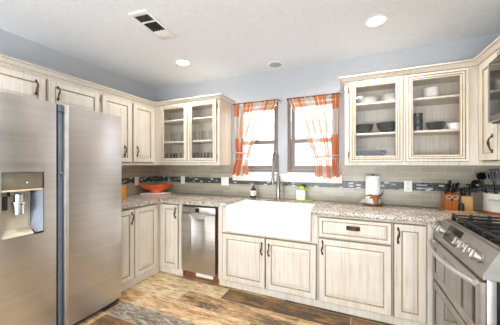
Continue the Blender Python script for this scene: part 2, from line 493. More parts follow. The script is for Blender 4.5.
ROWS = [  # (y0, y1, first joint, kinds from left)
    (2.27, 2.47, [-2.9, -1.83, -0.62, 0.58, 1.3], ['beige', 'tan', 'dark', 'rust']),
    (2.07, 2.27, [-2.9, -2.42, -1.22, -0.02, 1.3], ['tan', 'beige', 'dark', 'rust']),
    (1.86, 2.07, [-2.9, -1.60, -0.42, 0.78, 1.3], ['beige', 'mottle', 'tan', 'dark']),
    (1.66, 1.86, [-2.9, -1.97, -0.80, 0.40, 1.3], ['tan', 'orange', 'mottle', 'tan']),
    (1.46, 1.66, [-2.9, -2.06, -0.98, 0.15, 1.3], ['rust', 'grey', 'orange', 'beige']),
]
kinds = list(PAL)
for y0, y1, js, ks in ROWS:
    for i, k in enumerate(ks): plank(js[i], js[i + 1], y0, y1, k)
y = 1.46; prev = None
while y > YREAR:
    x = -2.9 - random.random() * 1.0
    while x < XR + 0.05:
        k = random.choice([q for q in kinds if q != prev]); prev = k
        plank(max(x, -2.9), min(x + 1.2, XR + 0.05), y - 0.2, y, k); x += 1.2
    y -= 0.2
for yy in (2.47, 2.67): plank(-2.9, XR + .05, yy, yy + 0.2, 'tan')
me = bpy.data.meshes.new('floor'); fb.to_mesh(me); fb.free()
me.materials.append(FLOOR)
floor = bpy.data.objects.new('floor', me); COL.objects.link(floor); struct(floor)
g = MB(); g.box(XL - .1, XR + .1, YREAR - .1, YB + .1, -0.06, -0.0015)
struct(g.build('trim_8', GROUT))
g = MB(); g.box(XL - .1, XR + .1, YREAR - .1, YB + .15, ZC, ZC + 0.1); struct(g.build('ceiling', CEIL))
g = MB(); g.box(XL - .1, XL, YREAR - .1, YB + .15, 0, ZC); struct(g.build('wall_left', WALLP))
g = MB(); g.box(XR, XR + .1, YREAR - .1, YB + .15, 0, ZC); struct(g.build('wall_right', WALLP))
W1 = (-1.467, -0.865); W2 = (-0.750, -0.149); WZ0, WZ1 = 1.235, 2.130
g = MB()
for (a, b_) in ((XL, W1[0]), (W1[1], W2[0]), (W2[1], XR)): g.box(a, b_, YB, YB + .15, 0, ZC)
for (a, b_) in (W1, W2):
    g.box(a, b_, YB, YB + .15, 0, WZ0); g.box(a, b_, YB, YB + .15, WZ1, ZC)
struct(g.build('wall_back', WALLP))
g = MB()
g.box(XL, -2.7, YREAR - .1, YREAR, 0, ZC); g.box(1.1, XR, YREAR - .1, YREAR, 0, ZC); g.box(-2.7, 1.1, YREAR - .1, YREAR - .09, 0, ZC); g.box(-2.7, 1.1, YREAR - .09, YREAR, 2.3, ZC)
struct(g.build('wall_rear', WALLC))
d3 = MB()
for xx in (-2.7, -0.83, 1.05): d3.box(xx, xx + .05, YREAR - .08, YREAR - .03, 0.02, 2.3)
d3.box(-2.7, 1.1, YREAR - .08, YREAR - .03, 0, .05); d3.box(-2.7, 1.1, YREAR - .08, YREAR - .03, 2.25, 2.3)
dr = struct(d3.build('door_1', VINYL))
g = MB(); g.box(-2.65, 1.05, YREAR - .058, YREAR - .052, 0.05, 2.25); g.build('pane', WINGLASS, dr)
# backsplash (tile slabs)
g = MB()
BS = 0.008
g.box(XL + BS, W1[0] - .0, YB - BS, YB, CT1 + .001, 1.345); g.box(W2[1], XR - BS, YB - BS, YB, CT1 + .001, 1.345)
g.box(W1[0], W2[1], YB - BS, YB, CT1 + .001, WZ0 - .02)
struct(g.build('trim_1', TILEX))
g = MB(); g.box(XL, XL + BS, 1.0, YB, CT1 + .001, 1.345); struct(g.build('trim_2', TILEY))
g = MB(); g.box(XR - BS, XR, 1.2, YB, CT1 + .001, 1.66); struct(g.build('trim_3', TILEY))
# sill across both windows
g = MB()
g.box(-1.468, -0.112, 2.815, YB - BS - .001, 1.125, 1.222, 0.006)
for (a, b_) in (W1, W2): g.box(a + .001, b_ - .001, YB - BS - .002, YB + .045, 1.2, 1.2365)
struct(g.build('trim_4', SILLW))
# windows
for n, (a, b_) in enumerate((W1, W2), 1):
    g = MB(); fr = FB(2.99)
    g.rings(fr, a + .001, b_ - .001, WZ0 + .003, WZ1 - .001, [(0, 0, 0), (0, .05, 0), (.028, .05, 0), (.034, .035, 0)], cap=False)
    w = struct(g.build('window_%d' % n, VINYL))
    g = MB(); g.rings(FB(2.988), a + .035, b_ - .035, 1.60, WZ1 - .036, [(0, 0, 0), (0, .02, 0), (.04, .02, 0), (.046, .008, 0)], cap=False); g.build('sash', VINYL, w)
    g = MB(); g.rings(FB(2.982), a + .035, b_ - .035, WZ0 + .038, 1.648, [(0, 0, 0), (0, .028, 0), (.042, .028, 0), (.048, .014, 0)], cap=False); g.build('sash', VINYL, w)
    g = MB(); g.box(a + .08, b_ - .08, 2.976, 2.980, 1.645, WZ1 - .08); g.build('pane', WINGLASS, w)
    g = MB(); g.box(a + .08, b_ - .08, 2.966, 2.970, WZ0 + .085, 1.603); g.build('pane', WINGLASS, w)
    g = MB(); xm = (a + b_) / 2; g.box(xm - .03, xm + .03, 2.935, 2.954, 1.648, 1.658, .003); g.build('latch', VINYL, w)
# ------------------------------------------------------------------ outside
g = MB(); g.box(-14, 10, YB + .3, 26, -0.5, -0.4); struct(g.build('ground', PALE))
hs = thing('house', 'white sided house across the yard outside the kitchen windows', 'house', (-2.5, 9.5, -0.4))
g = MB(); g.box(-9, 5, 9.5, 9.7, -0.4, 3.0)
for k in range(17): g.box(-9, 5, 9.48, 9.5, -0.3 + k * .2, -0.295 + k * .2 + .16)
g.build('wall', SIDING, hs)
for xa, xb in ((-2.62, -2.38), (-1.55, -1.35)):
    g = MB(); g.rings(FB(9.478), xa - .06, xb + .06, 1.2, 2.15, [(0, 0, 0), (0, .03, 0), (.06, .03, 0), (.06, .01, 0)], cap=False); wf = g.build('window', SILLW, hs)
    g = MB(); g.box(xa, xb, 9.466, 9.474, 1.26, 2.09); g.build('pane', BLUEWIN, wf)
tr = thing('garden_trellis', 'grey iron garden scrollwork seen through lower left window pane', 'trellis', (-1.45, 4.4, -0.4))
g = MB()
g.tube([(-2.0, 4.4, 1.36), (-0.9, 4.4, 1.36)], .006, 6); g.tube([(-2.0, 4.4, -0.4), (-2.0, 4.4, 1.5)], .01, 6); g.tube([(-0.9, 4.4, -0.4), (-0.9, 4.4, 1.5)], .01, 6)
g.build('frame', TRELL, tr)
for cx, r0 in ((-1.75, .14), (-1.45, .17), (-1.15, .14)):
    g = MB()
    for rr in (r0, r0 * .65):
        g.tube([(cx + rr * math.cos(a), 4.4, 1.15 + rr * math.sin(a)) for a in [PI * i / 14 for i in range(15)]], .005, 6)
    g.build('scroll', TRELL, tr)

# ------------------------------------------------------------------ cabinet parts
DOORP = [(-.0045, .0002, 1), (0, .0002, 1), (0, .015, 0), (.004, .019, 1), (.053, .019, 0), (.057, .014, 1), (.063, .0105, 1), (.070, .0105, 0), (.088, .0150, 0), (.094, .0165, 0)]  # outermost ring, here and below, paints door-gap shade onto the face frame
GLASSP = [(-.006, .0002, 1), (0, .0002, 1), (0, .014, 1), (.004, .019, 1), (.020, .019, 0), (.023, .014, 1), (.028, .0145, 1), (.031, .0185, 0), (.040, .0185, 0), (.043, .013, 1), (.047, .013, 1), (.049, .0145, 0), (.055, .0125, 0), (.060, .007, 1)]
DRAWP = [(-.0045, .0002, 1), (0, .0002, 1), (0, .015, 0), (.004, .019, 1), (.028, .019, 0), (.031, .014, 1), (.037, .0115, 1), (.040, .0115, 0), (.052, .016, 0), (.055, .0165, 0)]
def pull(fr, u, v, parent, L=.105):
    g = MB(); h = L / 2; path = []; rr = []
    for i in range(13):
        t = -1 + 2 * i / 12
        path.append(fr(u + .006 * math.sin(t * PI), v + t * h, .021 + .022 * (1 - t * t) ** .6)); rr.append(.0058 + .003 * math.exp(-(t / .25) ** 2) + (.003 if abs(t) > .9 else 0))
    g.tube(path, rr, 8)
    for s_ in (-1, 1):
        g.tube([fr(u, v + s_ * h, .0185), fr(u, v + s_ * h, .027)], [.011, .008], 8)
        g.tube([fr(u, v + s_ * (h - .002), .0185), fr(u, v + s_ * (h + .017), .022)], [.010, .004], 8)
    return g.build('handle', BRONZE, parent)
def hinge(fr, u, v, parent):
    g = MB(); g.tube([fr(u, v - .022, .012), fr(u, v + .022, .012)], .005, 8); g.tube([fr(u, v - .03, .012), fr(u, v + .03, .012)], .0028, 8)
    return g.build('hinge', BRASS, parent)
def door(fr, u0, u1, v0, v1, parent, handle=None, prof=DOORP, name='door'):
    g = MB(); g.rings(fr, u0, u1, v0, v1, [(i, w + .0005, m) for i, w, m in prof])
    d = g.build(name, [PAINT, GLAZE_SHADE], parent, smooth=False)
    if handle: pull(fr, handle[0], handle[1], d)
    return d
def glass_door(fr, u0, u1, v0, v1, parent):
    g = MB(); g.rings(fr, u0, u1, v0, v1, [(i, w + .0005, m) for i, w, m in GLASSP], cap=False)
    d = g.build('glass_door', [PAINT, GLAZE_SHADE], parent, smooth=False)
    g = MB(); a = fr(u0 + .056, v0 + .056, .003); b_ = fr(u1 - .056, v1 - .056, .006)
    g.box(min(a[0], b_[0]), max(a[0], b_[0]), min(a[1], b_[1]), max(a[1], b_[1]), a[2], b_[2]); g.build('glass_pane', GLASS, d)
    return d
CROWN = [(0, 2.128), (.010, 2.128), (.010, 2.140), (.016, 2.143), (.024, 2.152), (.036, 2.168), (.044, 2.173), (.044, 2.177), (.050, 2.179), (.050, 2.190), (0, 2.190)]
def crown(path, sides, parent, pre=None, post=None, inner=0.018):
    """sweep CROWN along an xy path; outward is to the given sign of the left normal"""
    pts = [Vector((p[0], p[1])) for p in path]
    def nrm(a, b): d = (b - a).normalized(); return Vector((-d.y, d.x)) * sides
    rows = []
    for i, p in enumerate(pts):
        ns = []
        pa = pts[i - 1] if i > 0 else (Vector(pre) if pre else None)
        pb = pts[i + 1] if i < len(pts) - 1 else (Vector(post) if post else None)
        if pa is not None: ns.append(nrm(pa, p))
        if pb is not None: ns.append(nrm(p, pb))
        if len(ns) == 2:
            mit = (ns[0] + ns[1]); mit = mit / (mit.dot(ns[0])) if mit.length > 1e-6 else ns[0]
        else: mit = ns[0]
        rows.append([(p.x + mit.x * w, p.y + mit.y * w, z) for w, z in CROWN])
    g = MB(); V = g.grid(rows, True)
    for f in list(g.bm.faces):
        pass
    for r_ in (V[0], V[-1]): g.bm.faces.new(r_)
    # glaze the two coves
    n = len(CROWN)
    for k, f in enumerate(list(g.bm.faces)[:(len(rows) - 1) * n]):
        if k % n in (2, 6): f.material_index = 1
    return g.build('crown_molding', [PAINT, GLAZE_SHADE], parent, smooth=False)

# ------------------------------------------------------------------ upper cabinets
# over the refrigerator
c = thing('wall_cabinet', 'short cream two-door wall cabinet above the steel refrigerator', 'cabinet', (-2.7, 1.26, 1.83), 'upper cabinets')
g = MB(); g.box(XL + .001, UF_L, .75, 1.760, 1.825, 2.16); g.build('body', PAINT, c)
fl = FL(UF_L)
d = door(fl, .770, 1.251, 1.84, 2.104, c, (1.168 + .01, 2.005)); d2 = door(fl, 1.269, 1.749, 1.84, 2.104, c, (1.352 - .005, 1.998))
hinge(fl, 1.755, 2.04, d2)
crown([(UF_L, .75), (UF_L, 1.7605)], -1, c)
# tall, left wall
c = thing('wall_cabinet', 'tall cream two-door wall cabinet between refrigerator and room corner', 'cabinet', (-2.7, 2.16, 1.33), 'upper cabinets')
g = MB(); g.box(XL + BS + .001, UF_L, 1.762, YB - .002, ZU0, 2.16); g.build('body', PAINT, c)
door(fl, 1.778, 2.158, 1.362, 2.104, c, (2.158 - .095, 1.495)); door(fl, 2.186, 2.522, 1.362, 2.104, c, (2.186 + .055, 1.50))
crown([(UF_L, 1.7615), (UF_L, UF_B)], -1, c, post=(UF_L + 1, UF_B))
# glass cabinet, left of windows
def hollow(x0, x1, parent, shelves, mid=None):
    y0, y1 = UF_B, YB - BS - .001
    g = MB(); t = .018
    g.box(x0, x1, y1 - .008, y1, ZU0 + .02, 2.16)
    g.box(x0, x0 + t, y0 + .018, y1 - .008, ZU0, 2.16); g.box(x1 - t, x1, y0 + .018, y1 - .008, ZU0, 2.16, m=1)
    g.box(x0 + t, x1 - t, y0 + .018, y1 - .008, ZU0 + .04, ZU0 + .06); g.box(x0 + t, x1 - t, y0 + .018, y1 - .008, 2.12, 2.16)
    g.build('body', [PAINT, PANELEND], parent)
    for z in shelves:
        g = MB(); g.box(x0 + t + .001, x1 - t - .001, y0 + .03, y1 - .009, z - .02, z, .002); g.build('shelf', PAINT, parent)
def face_frame(x0, x1, zs, stiles, parent):
    g = MB(); y = UF_B
    for a, b_ in stiles: g.box(a, b_, y, y + .0175, zs[0], zs[3])
    for (a, b_), (p, q) in zip(stiles[:-1], stiles[1:]):
        g.box(b_, p, y, y + .0175, zs[0], zs[1]); g.box(b_, p, y, y + .0175, zs[2], zs[3])
    g.build('face_frame', PAINT, parent)
fbk = FB(UF_B)
c = thing('glass_cabinet', 'cream glass-door wall cabinet of drinking glasses left of the windows', 'cabinet', (-2.03, 2.72, 1.33), 'upper cabinets')
hollow(-2.553, -1.512, c, (1.945, 1.650))
face_frame(-2.555, -1.512, (ZU0, 1.40, 2.10, 2.16), [(-2.553, -2.40), (-2.00, -1.965), (-1.57, -1.512)], c)
d = glass_door(fbk, -2.442, -1.990, 1.358, 2.138, c); d2 = glass_door(fbk, -1.976, -1.545, 1.358, 2.138, c)
for z in (1.43, 2.06): hinge(fbk, -1.538, z, d2)
crown([(UF_L, UF_B), (-1.512, UF_B), (-1.512, YB - .002)], -1, c, pre=(UF_L, 1.5))
# glass cabinet, right of windows
c = thing('glass_cabinet', 'cream glass-door wall cabinet of dishes right of the windows', 'cabinet', (0.42, 2.72, 1.33), 'upper cabinets')
hollow(-0.078, 0.943, c, (1.935, 1.640))
face_frame(-0.078, 0.943, (ZU0, 1.40, 2.10, 2.16), [(-0.078, -0.012), (.39, .455), (.85, 0.943)], c)
d = glass_door(fbk, -0.036, 0.413, 1.358, 2.138, c); d2 = glass_door(fbk, 0.433, 0.880, 1.358, 2.138, c)
for z in (1.43, 2.06): hinge(fbk, -0.043, z, d)
crown([(-0.078, YB - .002), (-0.078, UF_B), (UF_R, UF_B)], -1, c, post=(UF_R, 1.0))
# right wall: narrow cabinet beside microwave, and the one above it
frr = FR(UF_R)
c = thing('wall_cabinet', 'narrow cream one-door wall cabinet between dish cabinet and microwave', 'cabinet', (1.1, 2.4, 1.33), 'upper cabinets')
g = MB(); g.box(UF_R, XR - BS - .001, 2.214, YB - BS - .002, ZU0, 2.16); g.build('body', PAINT, c)
door(frr, 2.228, 2.496, 1.362, 2.125, c, (2.228 + .065, 1.485))
crown([(UF_R, UF_B), (UF_R, 2.213)], -1, c, pre=(-1, UF_B))
c = thing('wall_cabinet', 'short cream wall cabinet directly above the black microwave', 'cabinet', (1.1, 1.84, 2.06), 'upper cabinets')
g = MB(); g.box(UF_R, XR - .001, 1.45, 2.212, 2.045, 2.16); g.build('body', PAINT, c)
g = MB(); g.rings(frr, 1.47, 2.19, 2.055, 2.125, [(0, 0, 0), (0, .015, 0), (.004, .019, 1), (.02, .019, 0), (.023, .015, 1), (.03, .015, 0)]); g.build('door', [PAINT, GLAZE_SHADE], c, smooth=False)
crown([(UF_R, 2.2125), (UF_R, 1.45)], -1, c)

# ------------------------------------------------------------------ microwave
c = thing('microwave', 'black glass over-range microwave with steel trim on right wall', 'microwave', (1.05, 1.84, 1.61))
g = MB(); g.box(.885, XR - BS - .002, 1.45, 2.208, 1.615, 2.040, .006); g.build('body', DKGREY, c)
def bowx(yy): return .850 + .02 * ((yy - 1.83) / .38) ** 2
def bowed(y0, y1, z0, z1, off, thick, name, mat, parent, n=10):
    g = MB(); ys = [y0 + (y1 - y0) * i / n for i in range(n + 1)]
    rows = [[(bowx(q) - off, q, z) for q in ys] for z in (z0, z1)]
    rows += [[(bowx(q) - off + thick, q, z) for q in ys] for z in (z1, z0)]
    V = g.grid(rows + [rows[0]])
    g.bm.faces.new([r[0] for r in V[:4]]); g.bm.faces.new([r[-1] for r in V[:4]])
    bmesh.ops.remove_doubles(g.bm, verts=g.bm.verts[:], dist=1e-6)
    return g.build(name, mat, parent)
bowed(1.455, 2.205, 1.665, 2.035, 0, .030, 'door', BLACK, c)
bowed(2.188, 2.206, 1.665, 2.035, .003, .006, 'trim', STEEL, c, 3)
bowed(1.455, 2.206, 1.622, 1.662, .002, .030, 'vent_trim', STEEL, c)
g = MB()
for k in range(3): g.box(.849, .8515, 1.9, 2.0, 1.632 + k * .008, 1.635 + k * .008)
g.build('vent_slot', BLACK, c)

# ------------------------------------------------------------------ base cabinets
KB = BF_B + .004
def kick(x0, x1, parent): g = MB(); g.box(x0, x1, KB, KB + .015, .004, .074); g.build('toe_kick', PAINT, parent)
fl2 = FL(BF_L); fb2 = FB(BF_B)
c = thing('base_cabinet', 'cream two-door base cabinet along left wall beside the refrigerator', 'cabinet', (-2.5, 1.95, 0), 'lower cabinets')
g = MB(); g.box(XL + .002, BF_L, 1.665, BF_B + .017, .074, CT0 - .001); g.build('body', PAINT, c)
g = MB(); g.box(BF_L - .02, BF_L - .004, 1.665, BF_B - .002, .004, .074); g.build('toe_kick', PAINT, c)
door(fl2, 1.675, 1.898, .092, .852, c, (1.898 - .032, .752)); door(fl2, 1.906, 2.232, .092, .852, c)
c = thing('base_cabinet', 'narrow cream base cabinet in the corner left of dishwasher', 'cabinet', (-2.0, 2.6, 0), 'lower cabinets')
g = MB(); g.box(BF_L + .002, -1.864, BF_B + .001, YB - .01, .074, CT0 - .001); g.build('body', PAINT, c)
kick(BF_L, -1.864, c)
door(fb2, -2.172, -1.921, .085, .852, c, (-1.921 - .03, .755))
c = thing('sink_cabinet', 'cream two-door base cabinet under the white apron sink', 'cabinet', (-.83, 2.6, 0), 'lower cabinets')
g = MB(); g.box(-1.363, -.306, BF_B, YB - .01, .074, .610)
g.box(-1.363, -1.248, BF_B, BF_B + .02, .610, CT0 - .001); g.box(-.358, -.306, BF_B, BF_B + .02, .610, CT0 - .001)
g.box(-1.316, -1.301, BF_B, YB - .01, .61, CT0 - .001); g.box(-.33, -.306, BF_B + .02, YB - .01, .61, CT0 - .001)
g.build('body', PAINT, c); kick(-1.363, -.306, c)
door(fb2, -1.312, -.820, .080, .588, c, (-.820 - .033, .478)); door(fb2, -.811, -.316, .080, .588, c, (-.811 + .033, .475))
g = MB(); g.box(-1.3635, -1.318, BF_B - .012, BF_B - .0005, .074, .868); g.build('filler', PAINT, c)
for xa_, xb_ in ((-1.314, -1.246), (-.360, -.312)):
    g = MB(); g.box(xa_, xb_, BF_B - .010, BF_B - .0005, .598, .868); g.build('stile', PAINT, c)
c = thing('base_cabinet', 'cream base cabinet with one drawer over one wide door, right of sink', 'cabinet', (0, 2.6, 0), 'lower cabinets')
g = MB(); g.box(-.304, .296, BF_B, YB - .01, .074, CT0 - .001); g.build('body', PAINT, c); kick(-.306, .296, c)
dw = door(fb2, -.293, .289, .672, .848, c, prof=DRAWP, name='drawer')
g = MB(); u, v = -.003, .775
g.rings(fb2, u - .055, u + .055, v - .02, v + .02, [(0, .0195, 0), (0, .0215, 0), (.006, .0225, 0)])
hp = [fb2(u + .05 * math.cos(a), v + .004 - .0 * math.sin(a), .022 + .022 * math.sin(a)) for a in [PI * i / 12 for i in range(13)]]
g.tube(hp, .006, 8)
g.tube([fb2(u - .046, v - .006, .024), fb2(u - .03, v - .008, .04), fb2(u + .03, v - .008, .04), fb2(u + .046, v - .006, .024)], .009, 8)
g.build('handle', BRONZE, dw)
door(fb2, -.293, .289, .078, .655, c, (-.293 + .032, .572))
c = thing('base_cabinet', 'narrow cream one-door base cabinet next to the steel range', 'cabinet', (.42, 2.6, 0), 'lower cabinets')
g = MB(); g.box(.298, .572, BF_B, YB - .01, .074, CT0 - .001); g.build('body', PAINT, c); kick(.296, .572, c)
door(fb2, .306, .528, .080, .848, c, (.306 + .03, .752))
g = MB(); g.box(.537, .572, BF_B - .012, BF_B - .0005, .074, .868); g.build('filler', PAINT, c)
c = thing('corner_cabinet', 'blind corner base under counter behind the steel range', 'cabinet', (.9, 2.6, 0))
g = MB(); g.box(.575, XR - .002, BF_B + .01, YB - .01, .004, CT0 - .001); g.build('body', PAINT, c)

# ------------------------------------------------------------------ countertop
SX0, SX1, SYB = -1.244, -.362, 2.70
YC = 2.255
pts = [(XL + .001, 1.66), (-2.178, 1.66), (-2.178, YC), (SX0 - .003, YC), (SX0 - .003, SYB - .01), (SX1 + .003, SYB - .01), (SX1 + .003, YC), (XR - .001, YC), (XR - .001, YB - .001), (XL + .001, YB - .001)]
g = MB(); g.poly(pts, CT0, CT1)
es = [e for e in g.bm.edges if abs(e.verts[0].co.z - e.verts[1].co.z) < 1e-6]
bmesh.ops.bevel(g.bm, geom=es, offset=.008, segments=3, affect='EDGES', profile=.5)
tag(g.build('countertop', GRAN), 'speckled beige and grey granite worktop along left and back walls', 'countertop')

# ------------------------------------------------------------------ sink
c = thing('farmhouse_sink', 'white apron-front farmhouse sink below the two windows', 'sink', (-.8, 2.45, .62))
g = MB(); x0, x1, y0, y1, z0, z1 = SX0, SX1, 2.238, SYB - .014, .624, .902
t = .024
outer = [(x0, y0), (x1, y0), (x1, y1), (x0, y1)]; inner = [(x0 + t, y0 + t), (x1 - t, y0 + t), (x1 - t, y1 - t), (x0 + t, y1 - t)]
R = []
ist = [(x0 + t + .02, y0 + t + .02), (x1 - t - .02, y0 + t + .02), (x1 - t - .02, y1 - t - .02), (x0 + t + .02, y1 - t - .02)]
for pl, z in ((outer, z0), (outer, z1), (inner, z1), (ist, z0 + .03)): R.append([(p[0], p[1], z) for p in pl])
V = g.grid(R, True); g.bm.faces.new(V[0]); g.bm.faces.new(V[-1])
bmesh.ops.bevel(g.bm, geom=g.bm.edges[:], offset=.008, segments=3, affect='EDGES', profile=.5)
g.build('basin', PORC, c)
g = MB(); g.lathe((-.8, 2.47, z0 + .031), [(.045, 0), (.045, .004), (.03, .006), (.02, .001)], 20); g.build('drain', CHROME, c)

# ------------------------------------------------------------------ dishwasher
c = thing('dishwasher', 'slim stainless dishwasher between corner cabinet and sink cabinet', 'dishwasher', (-1.62, 2.55, 0))
X0, X1 = -1.856, -1.391; YD = 2.268
g = MB(); g.box(X0 + .003, X1 - .003, YD + .03, YB - .02, .11, CT0 - .004); g.build('body', DKGREY, c)
# door with scooped pocket at its top
g = MB(); xm = (X0 + X1) / 2; n = 24
xs = [X0 + .004 + (X1 - X0 - .008) * i / n for i in range(n + 1)]
def top(xx): return .770 - .075 * max(0, 1 - ((xx - xm) / .105) ** 2) ** .5
rows = [[(q, YD, .098) for q in xs], [(q, YD - .006, .12) for q in xs], [(q, YD - .006, top(q) - .012) for q in xs], [(q, YD, top(q)) for q in xs], [(q, YD + .026, top(q)) for q in xs], [(q, YD + .026, .098) for q in xs]]
V = g.grid(rows + [rows[0]]); g.bm.faces.new([r[0] for r in V[:6]]); g.bm.faces.new([r[-1] for r in V[:6]])
bmesh.ops.remove_doubles(g.bm, verts=g.bm.verts[:], dist=1e-6)
g.build('door', STEELV, c)
g = MB(); g.box(xm - .11, xm + .11, YD + .018, YD + .024, .68, .772); g.build('handle_pocket', STEELV, c)
g = MB(); g.box(X0 + .004, X1 - .004, YD - .002, YD + .028, .774, .850, .004); p = g.build('control_panel', STEELV, c)
g = MB(); g.box(xm - .035, xm + .018, YD - .0035, YD - .002, .790, .836); g.build('display', BLACK, p)
for k, xx in enumerate((xm - .15, xm - .12, xm - .09, xm + .06, xm + .09, xm + .12, xm + .15)):
    g = MB(); g.lathe((0, 0, 0), [(.006, 0), (.006, .003), (.004, .004)], 10, T=Matrix.Translation((xx, YD - .002, .812)) @ Matrix.Rotation(PI / 2, 4, 'X')); g.build('button', NICKEL, p)
g = MB(); g.box(X0 + .006, X1 + .024, YD + .05, YD + .065, .004, .108); g.build('toe_kick', BROWNW, c)
g = MB(); g.box(xm - .06, xm + .17, YD + .046, YD + .0495, .035, .085); g.build('paper_label', LABEL, c)
for xx in (X1 + .004,):
    g = MB(); g.box(xx, xx + .022, YD + .04, YD + .055, .108, CT0 - .003); g.build('side_gap_strip', BROWNW, c)

# ------------------------------------------------------------------ refrigerator
c = thing('refrigerator', 'large stainless side-by-side refrigerator with water dispenser at left', 'refrigerator', (-2.4, 1.13, 0))
FY0, FY1, FYS = .692, 1.645, 1.100
FX = -2.06
g = MB(); g.box(XL + .03, FX - .07, FY0 + .004, FY1 - .004, .03, 1.79, .004); g.build('body', DKGREY, c)
g = MB(); g.box(FX - .075, FX - .035, FY0 + .01, FY1 - .01, .012, .050); g.build('toe_grille', DKGREY, c)
def fdoor(y0, y1, hole=None, n=14):
    g = MB(); ym = (y0 + y1) / 2; hw = (y1 - y0) / 2
    def fx(yy): return FX - .016 * ((yy - ym) / hw) ** 2 + .006
    ys = sorted(set([y0 + (y1 - y0) * i / n for i in range(n + 1)] + (list(hole[:2]) if hole else [])))
    zs = sorted(set([.052, 1.797] + (list(hole[2:]) if hole else [])))
    Vd = {}
    def V_(i, k, b):
        if (i, k, b) not in Vd:
            Vd[(i, k, b)] = g.bm.verts.new((fx(ys[i]) if not b else FX - .066, ys[i], zs[k]))
        return Vd[(i, k, b)]
    for i in range(len(ys) - 1):
        for k in range(len(zs) - 1):
            inh = hole and ys[i] >= hole[0] - 1e-6 and ys[i + 1] <= hole[1] + 1e-6 and zs[k] >= hole[2] - 1e-6 and zs[k + 1] <= hole[3] + 1e-6
            if not inh: g.bm.faces.new((V_(i, k, 0), V_(i + 1, k, 0), V_(i + 1, k + 1, 0), V_(i, k + 1, 0)))
            g.bm.faces.new((V_(i, k, 1), V_(i + 1, k, 1), V_(i + 1, k + 1, 1), V_(i, k + 1, 1)))
    nI = len(ys) - 1; nK = len(zs) - 1
    for i in range(nI):
        for k in (0, nK): g.bm.faces.new((V_(i, k, 0), V_(i + 1, k, 0), V_(i + 1, k, 1), V_(i, k, 1)))
    for k in range(nK):
        for i in (0, nI): g.bm.faces.new((V_(i, k, 0), V_(i, k + 1, 0), V_(i, k + 1, 1), V_(i, k, 1)))
    return g, fx
HO = (.775, 1.005, .842, 1.281)
g, fx = fdoor(FY0, FYS - .012, HO); fd = g.build('freezer_door', STEEL, c, angle=30)
g, fx2 = fdoor(FYS + .036, FY1); rd = g.build('fridge_door', STEEL, c, angle=30)
# full-length grips either side of the seam
g = MB(); g.box(FX - .045, FX + .012, FYS + .036, FYS + .064, .06, 1.792, .006); g.build('handle', STEELH, rd)
g = MB(); g.box(FX - .060, FX - .012, FYS + .004, FYS + .034, 0.054, 1.793, .003); hg = g.build('grip_recess', BLUEGR, rd)
for z in (1.255, 1.735): 
    g = MB(); g.box(FX - .013, FX + .004, FYS + .005, FYS + .035, z, z + .018, .003); g.build('grip_bracket', NICKEL, hg)
g = MB(); g.box(FX - .06, FX - .02, FYS - .012, FYS + .003, 0.054, 1.793); g.build('door_gasket', BLACK, fd)
# dispenser
dn = MB(); y0, y1, z0, z1 = HO; xb = FX - .055
zs_ = 1.164
dn.box(xb, FX - .008, y0 + .001, y1 - .001, zs_, z1 - .001, .003); pn = dn.build('dispenser_panel', OLIVE, fd)
for k in range(3):
    for yy in (y0 + .03, y1 - .045):
        g = MB(); g.box(FX - .0082, FX - .0065, yy, yy + .022, zs_ + .03 + k * .025, zs_ + .033 + k * .025); g.build('button', INK, pn)
g = MB(); g.lathe((0, 0, 0), [(.005, 0), (.005, .002)], 10, T=Matrix.Translation((FX - .008, y0 + .135, zs_ + .045)) @ Matrix.Rotation(PI / 2, 4, 'Y')); g.build('indicator', LCD, pn)
g = MB()
g.prism([(FX - .064, y0 + .001, zs_ - .001), (xb, y0 + .001, zs_ - .001), (xb, y0 + .001, z0 + .05), (FX - .005, y0 + .001, z0 + .012), (FX - .005, y0 + .001, z0 + .002), (FX - .064, y0 + .001, z0 + .002)], (0, y1 - y0 - .06, 0))
rc = g.build('dispenser_recess', DISP, fd)
g = MB(); g.prism([(xb, y1 - .062, zs_ - .002), (xb, y1 - .062, z0 + .05), (FX - .006, y1 - .04, z0 + .012), (FX - .006, y1 - .002, z0 + .012), (FX - .006, y1 - .002, zs_ - .002)], (0.001, 0.0004, 0)); g.build('recess_side', BLUEGR, rc)
g = MB(); g.tube([(xb + .003, y1 - .062, zs_ - .004), (xb + .004, y1 - .062, z0 + .06), (FX - .008, y1 - .042, z0 + .016)], .005, 6); g.build('recess_trim', NICKEL, rc)
g = MB(); g.box(FX - .03, FX - .006, y0 + .001, y1 - .002, z0, z0 + .012, .002); g.build('drip_tray', DKGREY, rc)
g = MB(); g.box(xb, FX - .004, y0 + .001, y1 - .001, zs_ - .012, zs_ - .001, .002); g.build('panel_trim', CREAMG, rc)
g = MB(); g.lathe((FX - .020, y0 + .095, 1.005), [(.022, -.01), (.030, -.006), (.033, .055), (.039, .060), (.039, .076), (.027, .082), (.027, .125)], 18); g.build('spout', CHROME, rc)
g = MB(); g.box(FX - .05, FX - .004, y0 + .045, y0 + .150, 1.122, 1.150, .004); g.build('spout_housing', NICKEL, rc)
g = MB(); g.box(FX - .050, FX - .044, y0 + .02, y0 + .048, 1.03, 1.12, .004); g.build('paddle', DKGREY, rc)

